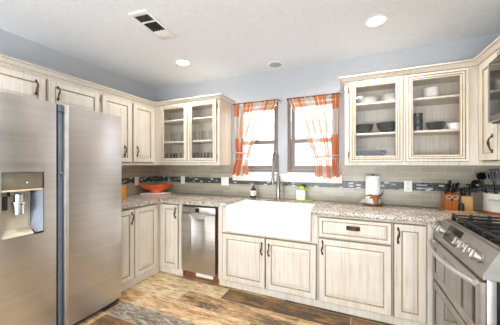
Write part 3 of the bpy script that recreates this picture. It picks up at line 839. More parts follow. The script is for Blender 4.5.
# ------------------------------------------------------------------ range
c = thing('kitchen_range', 'stainless gas range with double oven and angled knobs on right', 'stove', (.92, 1.86, 0))
RY0, RY1, RX = 1.485, 2.243, .578
g = MB(); g.box(RX + .04, XR - BS - .002, RY0 + .004, RY1 - .004, .03, .880); g.build('body', BLACK, c)
g = MB(); g.box(RX + .002, RX + .039, RY0, RY1, .012, .79, .004); g.build('front_frame', STEELR, c)
def odoor(z0, z1, name):
    g = MB(); fr = FR(RX)
    g.rings(fr, RY0 + .006, RY1 - .006, z0, z1, [(0, .0, 0), (0, .018, 0), (.005, .022, 0), (.045, .022, 0), (.047, .019, 0), (.05, .019, 0)])
    d = g.build(name, STEELR, c, smooth=False)
    g = MB(); g.box(RX - .0215, RX - .0195, RY0 + .056, RY1 - .056, z0 + .052, z1 - .052); g.build('oven_glass', SMOKE, d)
    return d
du = odoor(.482, .768, 'upper_oven_door'); dl = odoor(.105, .458, 'lower_oven_door')
g = MB(); g.box(RX - .012, RX + .001, RY0 + .006, RY1 - .006, .461, .479, .003); g.build('door_trim', CHROME, c)
g = MB(); g.box(RX - .010, RX + .001, RY0 + .006, RY1 - .006, .02, .10, .004); g.build('storage_drawer', STEELR, c)
g = MB(); hy = [RY0 + .02 + (RY1 - RY0 - .04) * i / 20 for i in range(21)]
g.tube([(RX - .036 - .058 * (1 - ((q - 1.864) / .36) ** 2), q, .755) for q in hy], .0125, 12)
for q in (hy[0] + .015, hy[-1] - .015): g.tube([(RX - .021, q, .755), (RX - .046, q, .755)], .012, 10)
g.build('oven_handle', STEELH, du)
# sloping control panel
PZ0, PZ1 = .784, .925; PX0, PX1 = RX - .012, RX + .048
g = MB(); g.prism([(PX0, RY0, PZ0), (PX1 + .02, RY0, PZ0), (PX1 + .02, RY0, PZ1), (PX1, RY0, PZ1), (PX0, RY0, PZ0 + .022)], (0, RY1 - RY0, 0))
cp = g.build('control_panel', STEELR, c, smooth=False)
g = MB(); g.box(PX0 + .004, PX1, RY0 + .002, RY1 - .002, .770, .783); g.build('panel_gap', BLACK, c)
sl = Vector((PX1 - PX0, 0, PZ1 - PZ0 - .022)); sl_n = Vector((-sl.z, 0, sl.x)).normalized(); slu = sl.normalized()
def onp(yy, t, h=0): 
    p_ = Vector((PX0, yy, PZ0 + .022)) + slu * t + sl_n * h
    return p_
L_ = sl.length
g = MB(); yy0, yy1 = 1.86, 2.075
a = [onp(yy0, .014, .001), onp(yy1, .014, .001), onp(yy1, L_ - .012, .001), onp(yy0, L_ - .012, .001)]
g.prism(a, sl_n * .001); g.build('display', BLACK, cp)
for yy in (2.212, 2.160, 2.108, 1.805, 1.730, 1.655, 1.580):
    T = Matrix.Translation(onp(yy, L_ * .45, 0)) @ sl_n.to_track_quat('Z', 'Y').to_matrix().to_4x4()
    g = MB(); g.lathe((0, 0, 0), [(.029, .0005), (.029, .005), (.026, .007), (.0245, .030), (.021, .035), (.012, .036)], 18, T=T)
    k = g.build('knob', KNOBM, cp)
    g = MB(); g.box(-.005, .005, -.024, .024, .0325, .046, .003, T=T); g.build('grip', KNOBM, k)
# cooktop
g = MB(); g.box(PX1 + .021, XR - BS - .01, RY0, RY1, .882, .928, .006); ct = g.build('cooktop', STEELR, c)
g = MB(); g.box(PX1 + .032, XR - BS - .04, RY0 + .03, RY1 - .03, .9285, .931); g.build('burner_well', BLACK, ct)
for bx_, by_, r in ((.80, 1.64, .045), (1.08, 1.64, .035), (.80, 2.09, .04), (1.08, 2.09, .05), (.94, 1.865, .05)):
    g = MB(); g.lathe((bx_, by_, .9315), [(r + .012, 0), (r + .012, .008), (r, .010), (r, .017), (r - .008, .020), (.008, .021)], 20); g.build('burner', [IRON], c)
def grate(y0, y1, lab=None):
    g = MB(); xa, xb_ = .668, 1.19; t = .009; z0, z1 = .953, .966
    for q in (y0, y1 - t): g.box(xa, xb_, q, q + t, z0, z1, .002)
    for q in (xa, xb_ - t, (xa + xb_) / 2 - t / 2): g.box(q, q + t, y0 + t, y1 - t, z0, z1, .002)
    ym = (y0 + y1) / 2
    g.box(xa + t, xb_ - t, ym - t / 2, ym + t / 2, z0, z1, .002)
    for i in range(6):
        xx = xa + .005 + (xb_ - xa - .02) * i / 5
        for q in (y0 - .001, y1 - t + .001):
            g.prism([(xx - .008, q, .9315), (xx + .018, q, .9315), (xx + .013, q, .972), (xx - .003, q, .972)], (0, t, 0))
    return g.build('grate', IRON, c)
for a, b_ in ((1.512, 1.742), (1.752, 1.978), (1.988, 2.218)): grate(a, b_)

# ------------------------------------------------------------------ ceiling fixtures
def recessed(x, y_, r, label, lit=True):
    c = thing('recessed_light', label, 'ceiling light', (x, y_, ZC - .002), 'recessed ceiling lights')
    g = MB(); g.lathe((x, y_, 0), [(r * .74, ZC - .0015), (r * .74, ZC - .006), (r * .86, ZC - .009), (r, ZC - .005), (r, ZC - .001)], 32)
    g.build('trim_ring', WHITEP, c)
    g = MB(); g.lathe((x, y_, 0), [(r * .72, ZC - .008), (r * .6, ZC - .011), (.002, ZC - .012)] if lit else [(r * .72, ZC - .004), (r * .5, ZC - .003), (.002, ZC - .0025)], 28)
    g.build('lens', LENS if lit else BLUEGR2, c)
    if lit:
        l = bpy.data.lights.new('lamp', 'AREA'); l.shape = 'DISK'; l.size = r * 1.3; l.energy = CAN_POWER; l.color = CAN_COLOR; l.spread = 2.7
        o = bpy.data.objects.new('lamp', l); COL.objects.link(o); o.parent = c; o.location = (0, 0, -.02)
BLUEGR2 = M_basic('grey_baffle', 'a9acae', 'b5b8ba', 20, rough=0.6)
recessed(-1.82, 2.25, .088, 'lit recessed ceiling light above the left corner counter')
recessed(.172, 2.23, .088, 'lit recessed ceiling light above the counter right of sink')
recessed(-.85, 2.735, .10, 'unlit grey recessed ceiling light in front of the windows', False)
for x, y_, w in ((-1.7, .5, 'left'), (.1, .5, 'right')):
    recessed(x, y_, .088, 'lit recessed ceiling light overhead on the %s of the viewer' % w)
c = thing('ceiling_vent', 'white rectangular ceiling air vent with dark louvers', 'vent', (-1.563, 1.557, ZC - .002))
cx, cy = -1.563, 1.557; T = Matrix.Translation((cx, cy, 0)) @ Matrix.Rotation(math.radians(6), 4, 'Z')
g = MB(); hw, hl = .088, .20
for bx_ in ((-hw, -hw + .022, -hl, hl), (hw - .022, hw, -hl, hl), (-hw + .022, hw - .022, -hl, -hl + .04), (-hw + .022, hw - .022, hl - .13, hl), (-hw + .022, hw - .022, -.075, -.06)):
    g.box(*bx_, ZC - .012, ZC - .0005, .002, T=T)
g.build('frame', WHITEP, c)
g = MB(); g.box(-hw + .022, hw - .022, -hl + .04, hl - .13, ZC - .003, ZC - .0008, T=T); g.build('backing', DKGREY, c)
for k in range(5):
    g = MB(); xx = -.056 + k * .028; g.box(xx - .002, xx + .002, -.06, hl - .13, ZC - .011, ZC - .004, T=T); g.build('louver', DKGREY, c)
for k in range(5):
    g = MB(); yy = -.158 + k * .018; g.box(-hw + .022, hw - .022, yy, yy + .004, ZC - .011, ZC - .004, T=T); g.build('louver', NICKEL, c)

# ------------------------------------------------------------------ curtains
def interp(tab, v):
    for (a, x), (b_, y_) in zip(tab[:-1], tab[1:]):
        if v <= b_:
            t = (v - a) / (b_ - a); t = max(0, min(1, t)); return x + (y_ - x) * t
    return tab[-1][1]
def smooth_interp(tab, v):
    return (interp(tab, v - .012) + 2 * interp(tab, v) + interp(tab, v + .012)) / 4 if .012 < v < tab[-1][0] - .012 else interp(tab, v)
def curtain(name_lab, left, right, ztop, zbot, ztie, folds, rodx, outer_left):
    yc = 2.778
    c = thing('curtain', name_lab, 'curtain', ((rodx[0] + rodx[1]) / 2, yc, zbot), 'window curtains')
    NU, NV = 96, 60
    bm = bmesh.new(); uvl = bm.loops.layers.uv.new('UVMap'); V = []
    H = ztop - zbot
    for j in range(NV + 1):
        v = j / NV; z = ztop - v * H; row = []
        xl, xr = smooth_interp(left, z_to(v)), smooth_interp(right, z_to(v))
        w = xr - xl; ref = rodx[1] - rodx[0]
        amp = .006 + .020 * (1 - min(1, w / ref)) + (.006 if v > .85 else 0)
        for i in range(NU + 1):
            u = i / NU
            x = xl + w * u
            yy = yc + amp * math.sin(u * 2 * PI * folds + .6 * math.sin(v * 5)) + .25 * amp * math.sin(u * 2 * PI * folds * 2.3 + 1)
            zz = z + (.010 * math.sin(u * 2 * PI * folds * .5 + 1) + .012 * math.sin(u * 9)) * (1 if v > .99 else 0)
            # hang longer on the free edge once swept aside
            row.append(bm.verts.new((x - c.location.x, yy - c.location.y, zz - c.location.z)))
        V.append(row)
    for j in range(NV):
        for i in range(NU):
            f = bm.faces.new((V[j][i], V[j][i + 1], V[j + 1][i + 1], V[j + 1][i])); f.smooth = True
            for l, (a, b_) in zip(f.loops, ((i, j), (i + 1, j), (i + 1, j + 1), (i, j + 1))):
                uu = a / NU * .62; l[uvl].uv = ((uu if outer_left else .62 - uu) + .013, .99 - b_ / NV * H)
    me = bpy.data.meshes.new('panel'); bm.to_mesh(me); bm.free(); me.materials.append(CURT)
    o = bpy.data.objects.new('panel', me); COL.objects.link(o); o.parent = c
    g = MB(); g.tube([(rodx[0] - .008, yc, ztop - .012), (rodx[1] + .008, yc, ztop - .012)], .006, 8)
    for xx in (rodx[0] - .006, rodx[1] + .006): g.tube([(xx, yc, ztop - .012), (xx, YB - .0005, ztop - .012)], .004, 6)
    g.build('curtain_rod', ROD, c)
    vt = (ztop - ztie) / H; xa, xb = smooth_interp(left, vt), smooth_interp(right, vt)
    g = MB(); n = 20; pth = []
    for k in range(n + 1):
        a = 2 * PI * k / n; pth.append(((xa + xb) / 2 + ((xb - xa) / 2 + .008) * math.cos(a), yc + .034 * math.sin(a), ztie + .01 * math.cos(a) * (-1 if outer_left else 1)))
    g.tube(pth, .007, 6); g.build('tieback', CURT2, c)
def z_to(v): return v
CURT2 = M_basic('tieback_cloth', 'd9a06c', 'e6b98e', 60, rough=0.9)
curtain('orange sheer plaid curtain on left window, tied back to the left',
        [(0, -1.428), (.30, -1.428), (.60, -1.405), (.68, -1.385), (.76, -1.395), (.88, -1.445), (1, -1.478)],
        [(0, -.836), (.05, -.842), (.13, -.878), (.39, -1.045), (.56, -1.14), (.68, -1.194), (.76, -1.208), (.88, -1.214), (1, -1.216)],
        2.125, 1.200, 1.480, 8, (-1.43, -.832), True)
curtain('orange sheer plaid curtain on right window, tied back to the right',
        [(0, -.716), (.07, -.692), (.30, -.58), (.50, -.510), (.66, -.435), (.76, -.400), (.88, -.395), (1, -.400)],
        [(0, -.145), (.40, -.150), (.66, -.160), (.74, -.163), (.88, -.150), (1, -.130)],
        2.118, 1.190, 1.425, 8, (-.72, -.142), False)

# ------------------------------------------------------------------ outlets
def outlet(fr, u, v, label, gang=1, sockets=True):
    p0 = Vector(fr(u, v, 0)); c = thing('wall_outlet' if sockets else 'wall_switch', label, 'outlet' if sockets else 'switch', p0, 'backsplash plates')
    w = .035 + .023 * (gang - 1)
    g = MB(); g.rings(fr, u - w, u + w, v - .057, v + .057, [(0, .0005, 0), (0, .004, 0), (.004, .006, 0)]); g.build('plate', WHITEP, c)
    for k in range(gang):
        uu = u + (k - (gang - 1) / 2) * .046
        if sockets:
            for s_ in (-1, 1):
                g = MB(); g.rings(fr, uu - .017, uu + .017, v + s_ * .022 - .015, v + s_ * .022 + .015, [(0, .006, 0), (0, .0075, 0), (.003, .008, 0)]); sk = g.build('socket', WHITEP, c)
                for q in (-.006, .006):
                    g = MB(); g.rings(fr, uu + q - .0016, uu + q + .0016, v + s_ * .022 - .004, v + s_ * .022 + .007, [(0, .0078, 0), (0, .0085, 0)]); g.build('slot', DKGREY, sk)
        else:
            g = MB(); g.rings(fr, uu - .016, uu + .016, v - .033, v + .033, [(0, .006, 0), (0, .008, 0), (.003, .0095, 0)]); g.build('rocker', WHITEP, c)
FBS = FB(YB - BS); FLS = FL(XL + BS)
outlet(FBS, .512, 1.112, 'white outlet on backsplash right of the paper towel roll')
outlet(FBS, -2.332, 1.102, 'white outlet plate on back wall just right of the orange bowl')
outlet(FBS, -1.618, 1.105, 'double-width white switch plate on backsplash left of soap bottle', 2, False)
outlet(FLS, 2.489, 1.10, 'white outlet plate on left wall behind the orange bowl')

# ------------------------------------------------------------------ faucet
c = thing('faucet', 'tall brushed nickel spring faucet behind the sink', 'faucet', (-.818, 2.745, CT1))
fx_, fy_ = -.818, 2.745
g = MB(); g.lathe((fx_, fy_, CT1 + .0005), [(.030, 0), (.030, .006), (.024, .010), (.024, .26), (.021, .27), (.021, .285)], 20); g.build('body', NICKEL, c)
ex, ey = -.832, 2.585
arc = []
for i in range(25):
    t = i / 24; a = PI * t
    px = fx_ + (ex - fx_) * (1 - math.cos(a)) / 2; py = fy_ + (ey - fy_) * (1 - math.cos(a)) / 2
    arc.append((px, py, 1.36 + .125 * math.sin(a)))
path = [(fx_, fy_, 1.19), (fx_, fy_, 1.28)] + arc + [(ex, ey, 1.30)]
g = MB(); g.tube(path, .009, 10); hose = g.build('hose', DKGREY, c)
# spring coil round the hose
sp_ = []; P_ = [Vector(p) for p in path]; seglen = [(P_[i + 1] - P_[i]).length for i in range(len(P_) - 1)]; tot = sum(seglen); NT = 70; steps = NT * 8
for s_ in range(steps + 1):
    d_ = tot * s_ / steps; i = 0
    while i < len(seglen) - 1 and d_ > seglen[i]: d_ -= seglen[i]; i += 1
    t = (P_[i + 1] - P_[i]).normalized(); p = P_[i] + t * d_
    n1 = Vector((0.087, 0.996, 0)).cross(t); n1 = Vector((1, 0, 0)) if n1.length < .1 else n1.normalized(); n1 = (Vector((1, -.087, 0)) - t * t.dot(Vector((1, -.087, 0)))).normalized(); n2 = t.cross(n1)
    a = 2 * PI * NT * s_ / steps; sp_.append(p + (n1 * math.cos(a) + n2 * math.sin(a)) * .0105)
g = MB(); g.tube(sp_, .0028, 5); g.build('spring', NICKEL, hose)
g = MB(); g.lathe((ex, ey, 0), [(.011, 1.325), (.014, 1.30), (.014, 1.19), (.018, 1.175), (.018, 1.11), (.014, 1.10)], 16); g.build('spray_head', NICKEL, c)
g = MB(); g.tube([(fx_, fy_, 1.215), (ex, ey + .018, 1.215)], .007, 8)
g.tube([(ex + .021 * math.cos(a), ey + .021 * math.sin(a), 1.215) for a in [2 * PI * k / 16 for k in range(17)]], .004, 6); g.build('docking_arm', NICKEL, c)
g = MB(); g.tube([(fx_ + .02, fy_, 1.10), (fx_ + .06, fy_ - .004, 1.10)], .016, 12); g.tube([(fx_ + .055, fy_ - .004, 1.10), (fx_ + .10, fy_ - .02, 1.125)], .006, 8); g.build('lever', NICKEL, c)

# ------------------------------------------------------------------ counter items
c = thing('soap_bottle', 'amber pump bottle with white label, on counter left of faucet', 'bottle', (-1.16, 2.80, CT1))
bx_, by_ = -1.16, 2.80; z = CT1 + .0005
g = MB(); g.lathe((bx_, by_, z), [(.034, 0), (.037, .004), (.037, .100), (.030, .115), (.014, .124), (.013, .136)], 20); g.build('bottle', AMBER, c)
g = MB(); g.lathe((bx_, by_, z), [(.0376, .030), (.0376, .092)], 20); lb = g.build('label', LABEL, c)
for k, w in enumerate((.014, .02, .012, .017)):
    g = MB(); a0 = -PI / 2 + .35
    ang = [a0 - w / .038 + 2 * w / .038 * i / 6 for i in range(7)]
    g.grid([[(bx_ + .0381 * math.cos(a), by_ + .0381 * math.sin(a), z + .078 - k * .011 + h) for a in ang] for h in (0, .004)]); g.build('print', INK, lb)
g = MB(); g.lathe((bx_, by_, z), [(.016, .137), (.016, .152), (.005, .155), (.005, .180), (.011, .182), (.011, .192), (.006, .194)], 14); g.tube([(bx_, by_, z + .187), (bx_ + .035, by_ - .02, z + .183)], .004, 8); g.build('pump', BLACK, c)

c = thing('sponge_caddy', 'white and lime sponge caddy on counter right of faucet', 'caddy', (-.56, 2.80, CT1))
z = CT1 + .0005
g = MB(); g.box(-.615, -.43, 2.765, 2.85, z, z + .012, .004); g.build('tray', LIME, c)
g = MB()
for bxs in ((-.608, -.602, 2.77, 2.84), (-.518, -.512, 2.77, 2.84), (-.602, -.518, 2.77, 2.776), (-.602, -.518, 2.834, 2.84)): g.box(*bxs, z + .012, z + .122)
g.build('holder', CERAM, c)
c = thing('dish_brush', 'round lime dish brush standing in the white sponge caddy', 'brush', (-.555, 2.806, z + .10))
T = Matrix.Translation((-.555, 2.806, z + .132)) @ Matrix.Rotation(PI / 2, 4, 'X')
g = MB(); g.lathe((0, 0, 0), [(.034, -.012), (.038, -.008), (.038, .006), (.030, .012)], 20, T=T); g.build('head', LIME, c)
g = MB(); g.tube([(-.555 + .042 * math.cos(a), 2.806, z + .132 + .042 * math.sin(a)) for a in [PI * .1 + PI * .9 * k / 12 for k in range(13)]], .0045, 6); g.build('rim', DKGREY, c)
g = MB(); g.tube([(-.52, 2.806, z + .135), (-.46, 2.80, z + .118)], [.009, .006], 8); g.build('handle', LIME, c)

# paper towel
px, py = .186, 2.79
c = thing('towel_holder', 'brown wooden paper towel stand with longhorn steer figure', 'holder', (px, py, CT1))
g = MB(); g.lathe((px, py, z), [(.095, 0), (.098, .004), (.098, .014), (.090, .018), (.010, .018)], 28); g.build('base', BROWNW, c)
g = MB(); g.lathe((px, py, z), [(.010, .018), (.010, .305), (.014, .308), (.014, .312), (.008, .316)], 12); g.build('post', BROWNW, c)
# steer head: muzzle, cheeks, brow as one surface, plus ears and horns
hx, hy, hz = px + .005, py - .092, z + .018
g = MB(); rows = []
for k, (s_, rw, rh, dy) in enumerate([(0, .013, .010, -.012), (.012, .019, .016, -.010), (.028, .021, .018, -.004), (.045, .026, .022, 0), (.065, .031, .026, .002), (.08, .027, .022, .004), (.09, .012, .012, .006)]):
    rows.append([(hx + .02 - s_ * .1 + rw * math.cos(a), hy + dy + rh * math.sin(a), hz + .004 + s_) for a in [2 * PI * i / 14 for i in range(14)]])
V = g.grid(rows, True); g.bm.faces.new(V[0]); g.bm.faces.new(V[-1])
st = g.build('steer_head', COWB, c)
for s_ in (-1, 1):
    g = MB(); bx0 = hx + .013 + s_ * .022
    if s_ > 0: pth = [(bx0, hy + .004, hz + .084), (bx0 + .022, hy, hz + .094), (bx0 + .040, hy, hz + .118), (bx0 + .052, hy, hz + .148)]
    else: pth = [(bx0, hy + .004, hz + .084), (bx0 - .03, hy, hz + .092), (bx0 - .056, hy, hz + .086), (bx0 - .075, hy, hz + .076)]
    g.tube(pth, [.009, .008, .006, .002], 8); g.build('horn', DKGREY if s_ > 0 else COWB, st)
    g = MB(); g.tube([(bx0, hy, hz + .068), (bx0 + s_ * .022, hy, hz + .066), (bx0 + s_ * .034, hy, hz + .058)], [.008, .009, .002], 8); g.build('ear', COWB, st)
c = thing('paper_towel_roll', 'white paper towel roll on the brown stand under the dish cabinet', 'paper towel', (px, py, z + .019))
g = MB(); g.lathe((px, py, z), [(.02, .019), (.070, .019), (.071, .022), (.071, .300), (.069, .303), (.02, .303), (.02, .019)], 32); g.build('roll', PAPER, c)
g = MB(); rows = []
for zz in (.021, .06, .075):
    wv = .085 if zz < .05 else .06
    rows.append([(px - .05 - wv * t, py - .052 + .004 * math.sin(t * 6), z + zz - .02 * t * (zz > .05)) for t in [i / 8 for i in range(9)]])
g.grid(rows); bmesh.ops.solidify(g.bm, geom=g.bm.faces[:], thickness=.0015); g.build('loose_sheet', PAPER, c)

# bowl + board in the left corner
c = thing('serving_board', 'flat cream board under the orange bowl in left corner', 'board', (-2.60, 2.63, CT1))
T = Matrix.Translation((-2.60, 2.63, 0)) @ Matrix.Rotation(math.radians(40), 4, 'Z')
g = MB(); g.box(-.20, .20, -.10, .10, CT1 + .0005, CT1 + .018, .005, T=T); g.build('board', CERAM, c)
c = thing('serving_bowl', 'orange boat-shaped bowl with upturned tips on the cream board', 'bowl', (-2.60, 2.63, CT1 + .019))
g = MB(); z = CT1 + .0188; rows = []; n = 40
prof = [(.0, .012, 0), (.30, .012, 0), (.36, .006, 0), (.40, .0, 0), (.44, .004, 0), (.42, .02, 0), (.62, .038, .05), (.84, .060, .25), (.97, .080, .65), (1.0, .088, 1.0), (.975, .087, 1.0), (.94, .078, .6), (.80, .058, .25), (.58, .036, .05), (.3, .024, 0), (0, .022, 0)]
for (s_, zz, up) in prof:
    row = []
    for i in range(n):
        a = 2 * PI * i / n; ca, sa = math.cos(a), math.sin(a)
        ll = .238 if s_ > .45 else .19; ww = .115 if s_ > .45 else .17
        e = abs(ca) ** 5
        row.append(T @ Vector((max(s_, .002) * ll * ca, max(s_, .002) * ww * sa * (1 - .35 * e), z + zz * 1.2 + up * .030 * e)))
    rows.append(row)
V = g.grid(rows, True); g.bm.faces.new(V[0]); g.bm.faces.new(V[-1])
for k, f in enumerate(g.bm.faces):
    f.material_index = 1 if k // n >= 9 else 0
g.build('bowl', [ORANGE, M_basic('inner_orange_glaze', 'f28534', 'f79a4c', 8, rough=.2)], c)
c = thing('wooden_box', 'honey wooden box on left counter right beside the refrigerator', 'box', (-2.60, 2.06, CT1))
g = MB(); g.box(-2.65, -2.55, 1.99, 2.095, CT1 + .0005, CT1 + .15, .004); g.build('box', HONEY, c)
g = MB(); g.box(-2.653, -2.547, 1.987, 2.098, CT1 + .151, CT1 + .162, .003); g.build('lid', HONEY, c)

# knife blocks on a low board
z = CT1 + .0005
c = thing('trivet_board', 'thin pale wooden board under the knife blocks', 'board', (.86, 2.74, CT1))
g = MB(); g.box(.752, .978, 2.655, 2.83, z, z + .010, .003); g.build('board', LTWOOD, c)
zb = z + .0105
c = thing('knife_block', 'orange-brown wooden knife block with scissors hanging in front', 'knife block', (.80, 2.73, zb), 'knife blocks')
g = MB(); g.prism([(.757, 2.67, zb), (.757, 2.79, zb), (.757, 2.79, zb + .150), (.757, 2.72, zb + .165), (.757, 2.67, zb + .110)], (.092, 0, 0)); g.build('block', REDWOOD, c)
c = thing('knife_block', 'pale wooden knife block behind the black pepper mill', 'knife block', (.925, 2.77, zb), 'knife blocks')
g = MB(); g.prism([(.890, 2.725, zb), (.890, 2.815, zb), (.890, 2.815, zb + .135), (.890, 2.725, zb + .120)], (.080, 0, 0)); g.build('block', LTWOOD, c)
kn = [(.771, 2.702, zb + .146, -.008, -.045, .070), (.792, 2.714, zb + .160, -.004, -.045, .085), (.814, 2.706, zb + .151, .004, -.045, .072), (.835, 2.714, zb + .160, .010, -.045, .070),
      (.905, 2.76, zb + .1255, -.008, -.016, .055), (.927, 2.765, zb + .1265, .0, -.016, .065), (.952, 2.76, zb + .1255, .010, -.016, .070)]
nm = ['leftmost black knife handle in the orange-brown block', 'second black knife handle from left in orange-brown block', 'third black knife handle from left in orange-brown block', 'rightmost black knife handle in the orange-brown block',
      'left black knife handle in the pale block', 'middle black knife handle in the pale block', 'right black knife handle in the pale block']
for (x, y_, zz, dx, dy, L), lab in zip(kn, nm):
    c = thing('kitchen_knife', lab, 'knife', (x, y_, zz), 'knives in the blocks')
    D = Vector((dx, dy, L)) * 1.25
    g = MB(); p = Vector((x, y_, zz)); g.tube([p + D * .06, p + D * .2, p + D * .6, p + D * .9, p + D * 1.0], [.011, .0105, .012, .014, .008], 8); g.build('handle', BLACK, c)
    g = MB(); g.tube([p + D * .001, p + D * .06], .0092, 8); g.build('bolster', NICKEL, c)
c = thing('scissors', 'scissors with pale grey loop handles against the orange-brown block', 'scissors', (.80, 2.66, zb + .10))
for cx in (.782, .826):
    g = MB(); g.tube([(cx + .021 * math.cos(a), 2.659 - .002 * math.sin(a), zb + .118 + .015 * math.sin(a)) for a in [2 * PI * k / 18 for k in range(19)]], .004, 6); g.build('loop', GREYP, c)
g = MB(); g.tube([(.799, 2.659, zb + .108), (.804, 2.661, zb + .082)], .006, 6); g.tube([(.809, 2.659, zb + .108), (.804, 2.661, zb + .082)], .006, 6); g.build('shank', DKGREY, c)
c = thing('pepper_mill', 'small black ribbed pepper mill between the two knife blocks', 'mill', (.885, 2.685, zb))
g = MB(); g.lathe((.877, 2.685, zb), [(.020, 0), (.021, .004), (.019, .012), (.021, .020), (.019, .028), (.021, .036), (.019, .044), (.020, .052), (.016, .062), (.008, .067)], 18); g.build('body', DKGREY, c)
g = MB(); g.lathe((.877, 2.685, zb), [(.006, .0665), (.007, .073), (.003, .077)], 10); g.build('knob', NICKEL, c)

# utensil crock
ux, uy, ur = 1.128, 2.715, .088
c = thing('utensil_crock', 'white ceramic utensil crock with terracotta base by the range', 'crock', (ux, uy, CT1))
g = MB(); g.lathe((ux, uy, z), [(ur, .022), (ur, .160), (ur + .003, .165), (ur + .003, .172), (ur - .006, .172), (ur - .008, .03), (.004, .026)], 36); g.build('crock', CERAM, c)
g = MB(); g.lathe((ux, uy, z), [(ur - .006, 0), (ur + .001, .004), (ur + .001, .0218), (.004, .0218)], 36); g.build('base', TERRA, c)
def letters(txt, parent, center_ang, r, cx, cy, zc, size, mat):
    GL = {'U': [[(0, 1), (0, .25), (.2, 0), (.5, 0), (.7, .25), (.7, 1)]], 'T': [[(0, 1), (.7, 1)], [(.35, 1), (.35, 0)]], 'E': [[(.65, 1), (0, 1), (0, 0), (.65, 0)], [(0, .52), (.5, .52)]],
          'N': [[(0, 0), (0, 1), (.7, 0), (.7, 1)]], 'S': [[(.65, .85), (.4, 1), (.1, .9), (.08, .65), (.6, .4), (.62, .12), (.3, 0), (0, .15)]], 'I': [[(.1, 0), (.1, 1)]], 'L': [[(0, 1), (0, 0), (.6, 0)]]}
    adv = {'I': .42}; tw = sum(adv.get(ch, .95) for ch in txt); x = -tw / 2
    for ch in txt:
        g = MB()
        for st_ in GL[ch]:
            pth = []
            for (a, b_), (a2, b2) in zip(st_[:-1], st_[1:]):
                for k in range(4): pth.append((a + (a2 - a) * k / 4, b_ + (b2 - b_) * k / 4))
            pth.append(st_[-1])
            g.tube([(cx + r * math.cos(center_ang + (x + a) * size / r), cy + r * math.sin(center_ang + (x + a) * size / r), zc + (b_ - .5) * size) for a, b_ in pth], size * .07, 5)
        g.build('letter', mat, parent); x += adv.get(ch, .95)
letters('UTENSILS', c, -PI / 2 - .38, ur + .0006, ux, uy, z + .118, .0165, INK)
# utensils
def utensil(kind, label, base, tip, mat, headmat=None, cat='utensil'):
    base, tip = Vector(base), Vector(tip); d = (tip - base)
    c = thing(kind, label, cat, base, 'utensils in the crock')
    g = MB(); g.tube([base + d * t for t in (0, .3, .6, .80)], [.006, .0055, .005, .0045], 8); g.build('handle', mat, c)
    q = d.normalized(); view = Vector((-.36, -.93, 0)); n_ = (view - q * view.dot(q)).normalized(); sx_ = q.cross(n_).normalized()
    def pt(u_, v_, w_): return base + d * .80 + sx_ * u_ + q * v_ + n_ * w_
    hm = headmat or mat; L = d.length * .2
    g = MB()
    if kind in ('ladle', 'serving_spoon'):
        big = .040 if kind == 'ladle' else .030; rows = []
        Lh = L + (.02 if kind == 'ladle' else .035)
        for k in range(9):
            t = k / 8; hw = big * math.sin(PI * min(.98, max(.04, t))) ** .7
            rows.append([pt(hw * s_, t * Lh, -.016 * (1 - s_ * s_) * math.sin(PI * t) + .004) for s_ in [-1 + .25 * i for i in range(9)]])
        g.grid(rows); bmesh.ops.solidify(g.bm, geom=g.bm.faces[:], thickness=.003); g.build('bowl', hm, c)
    elif kind == 'pasta_server':
        rows = []
        for k in range(7):
            t = k / 6; hw = .012 + .020 * math.sin(PI * min(1, t * .9 + .1)) ** .8
            rows.append([pt(hw * s_, t * L, -.010 * (1 - s_ * s_)) for s_ in [-1 + .25 * i for i in range(9)]])
        g.grid(rows); bmesh.ops.solidify(g.bm, geom=g.bm.faces[:], thickness=.003); g.build('bowl', hm, c)
        for k in range(4):
            g = MB(); u_ = -.024 + .016 * k; g.tube([pt(u_, L - .012, -.004), pt(u_ * 1.1, L + .004, .006), pt(u_ * 1.1, L + .010, .02)], [.004, .0035, .002], 6); g.build('tooth', hm, c)
    elif kind == 'slotted_turner':
        for k in range(4):
            u_ = -.024 + .016 * k; 
            g.prism([pt(u_ - .0055, .004, 0), pt(u_ + .0055, .004, 0), pt(u_ + .0055, L + .02, .006), pt(u_ - .0055, L + .02, .006)], n_ * .003)
        g.prism([pt(-.0295, -.008, 0), pt(.0295, -.008, 0), pt(.0295, .006, 0), pt(-.0295, .006, 0)], n_ * .003)
        g.prism([pt(-.0295, L + .016, .005), pt(.0295, L + .016, .005), pt(.0295, L + .03, .008), pt(-.0295, L + .03, .008)], n_ * .003); g.build('blade', hm, c)
    elif kind == 'whisk':
        for k in range(5):
            g2 = MB(); a = PI * k / 5
            g2.tube([pt(.024 * math.sin(PI * t) ** .8 * math.cos(a) * (1 if s_ > 0 else -1), t * (L + .05) if s_ > 0 else t * (L + .05), .024 * math.sin(PI * t) ** .8 * math.sin(a) * (1 if s_ > 0 else -1)) for s_, t in [(1, i / 10) for i in range(11)] + [(-1, 1 - i / 10) for i in range(1, 11)]], .0012, 5); g2.build('wire', hm, c)
        g.bm.free()
    else:
        g.prism([pt(-.022, -.004, 0), pt(.022, -.004, 0), pt(.03, L + .02, 0), pt(-.03, L + .02, 0)], n_ * .004); g.build('blade', hm, c)
zc = z + .035
utensil('ladle', 'black ladle leaning far left out of the white crock', (ux + .060, uy - .005, zc), (ux - .158, uy - .02, z + .265), BLACK)
utensil('pasta_server', 'black pasta server, tallest utensil at left of white crock', (ux - .01, uy + .055, zc), (ux - .105, uy + .02, z + .345), BLACK)
utensil('slotted_turner', 'dark slotted turner standing near middle of the white crock', (ux - .01, uy - .060, zc), (ux - .055, uy - .085, z + .355), DKGREY)
utensil('serving_spoon', 'black serving spoon upright in middle of the white crock', (ux + .02, uy + .045, zc), (ux - .02, uy + .03, z + .330), BLACK)
utensil('spatula', 'dark wooden spatula leaning right in the white crock', (ux + .045, uy + .03, zc), (ux + .075, uy + .01, z + .350), BROWNW)
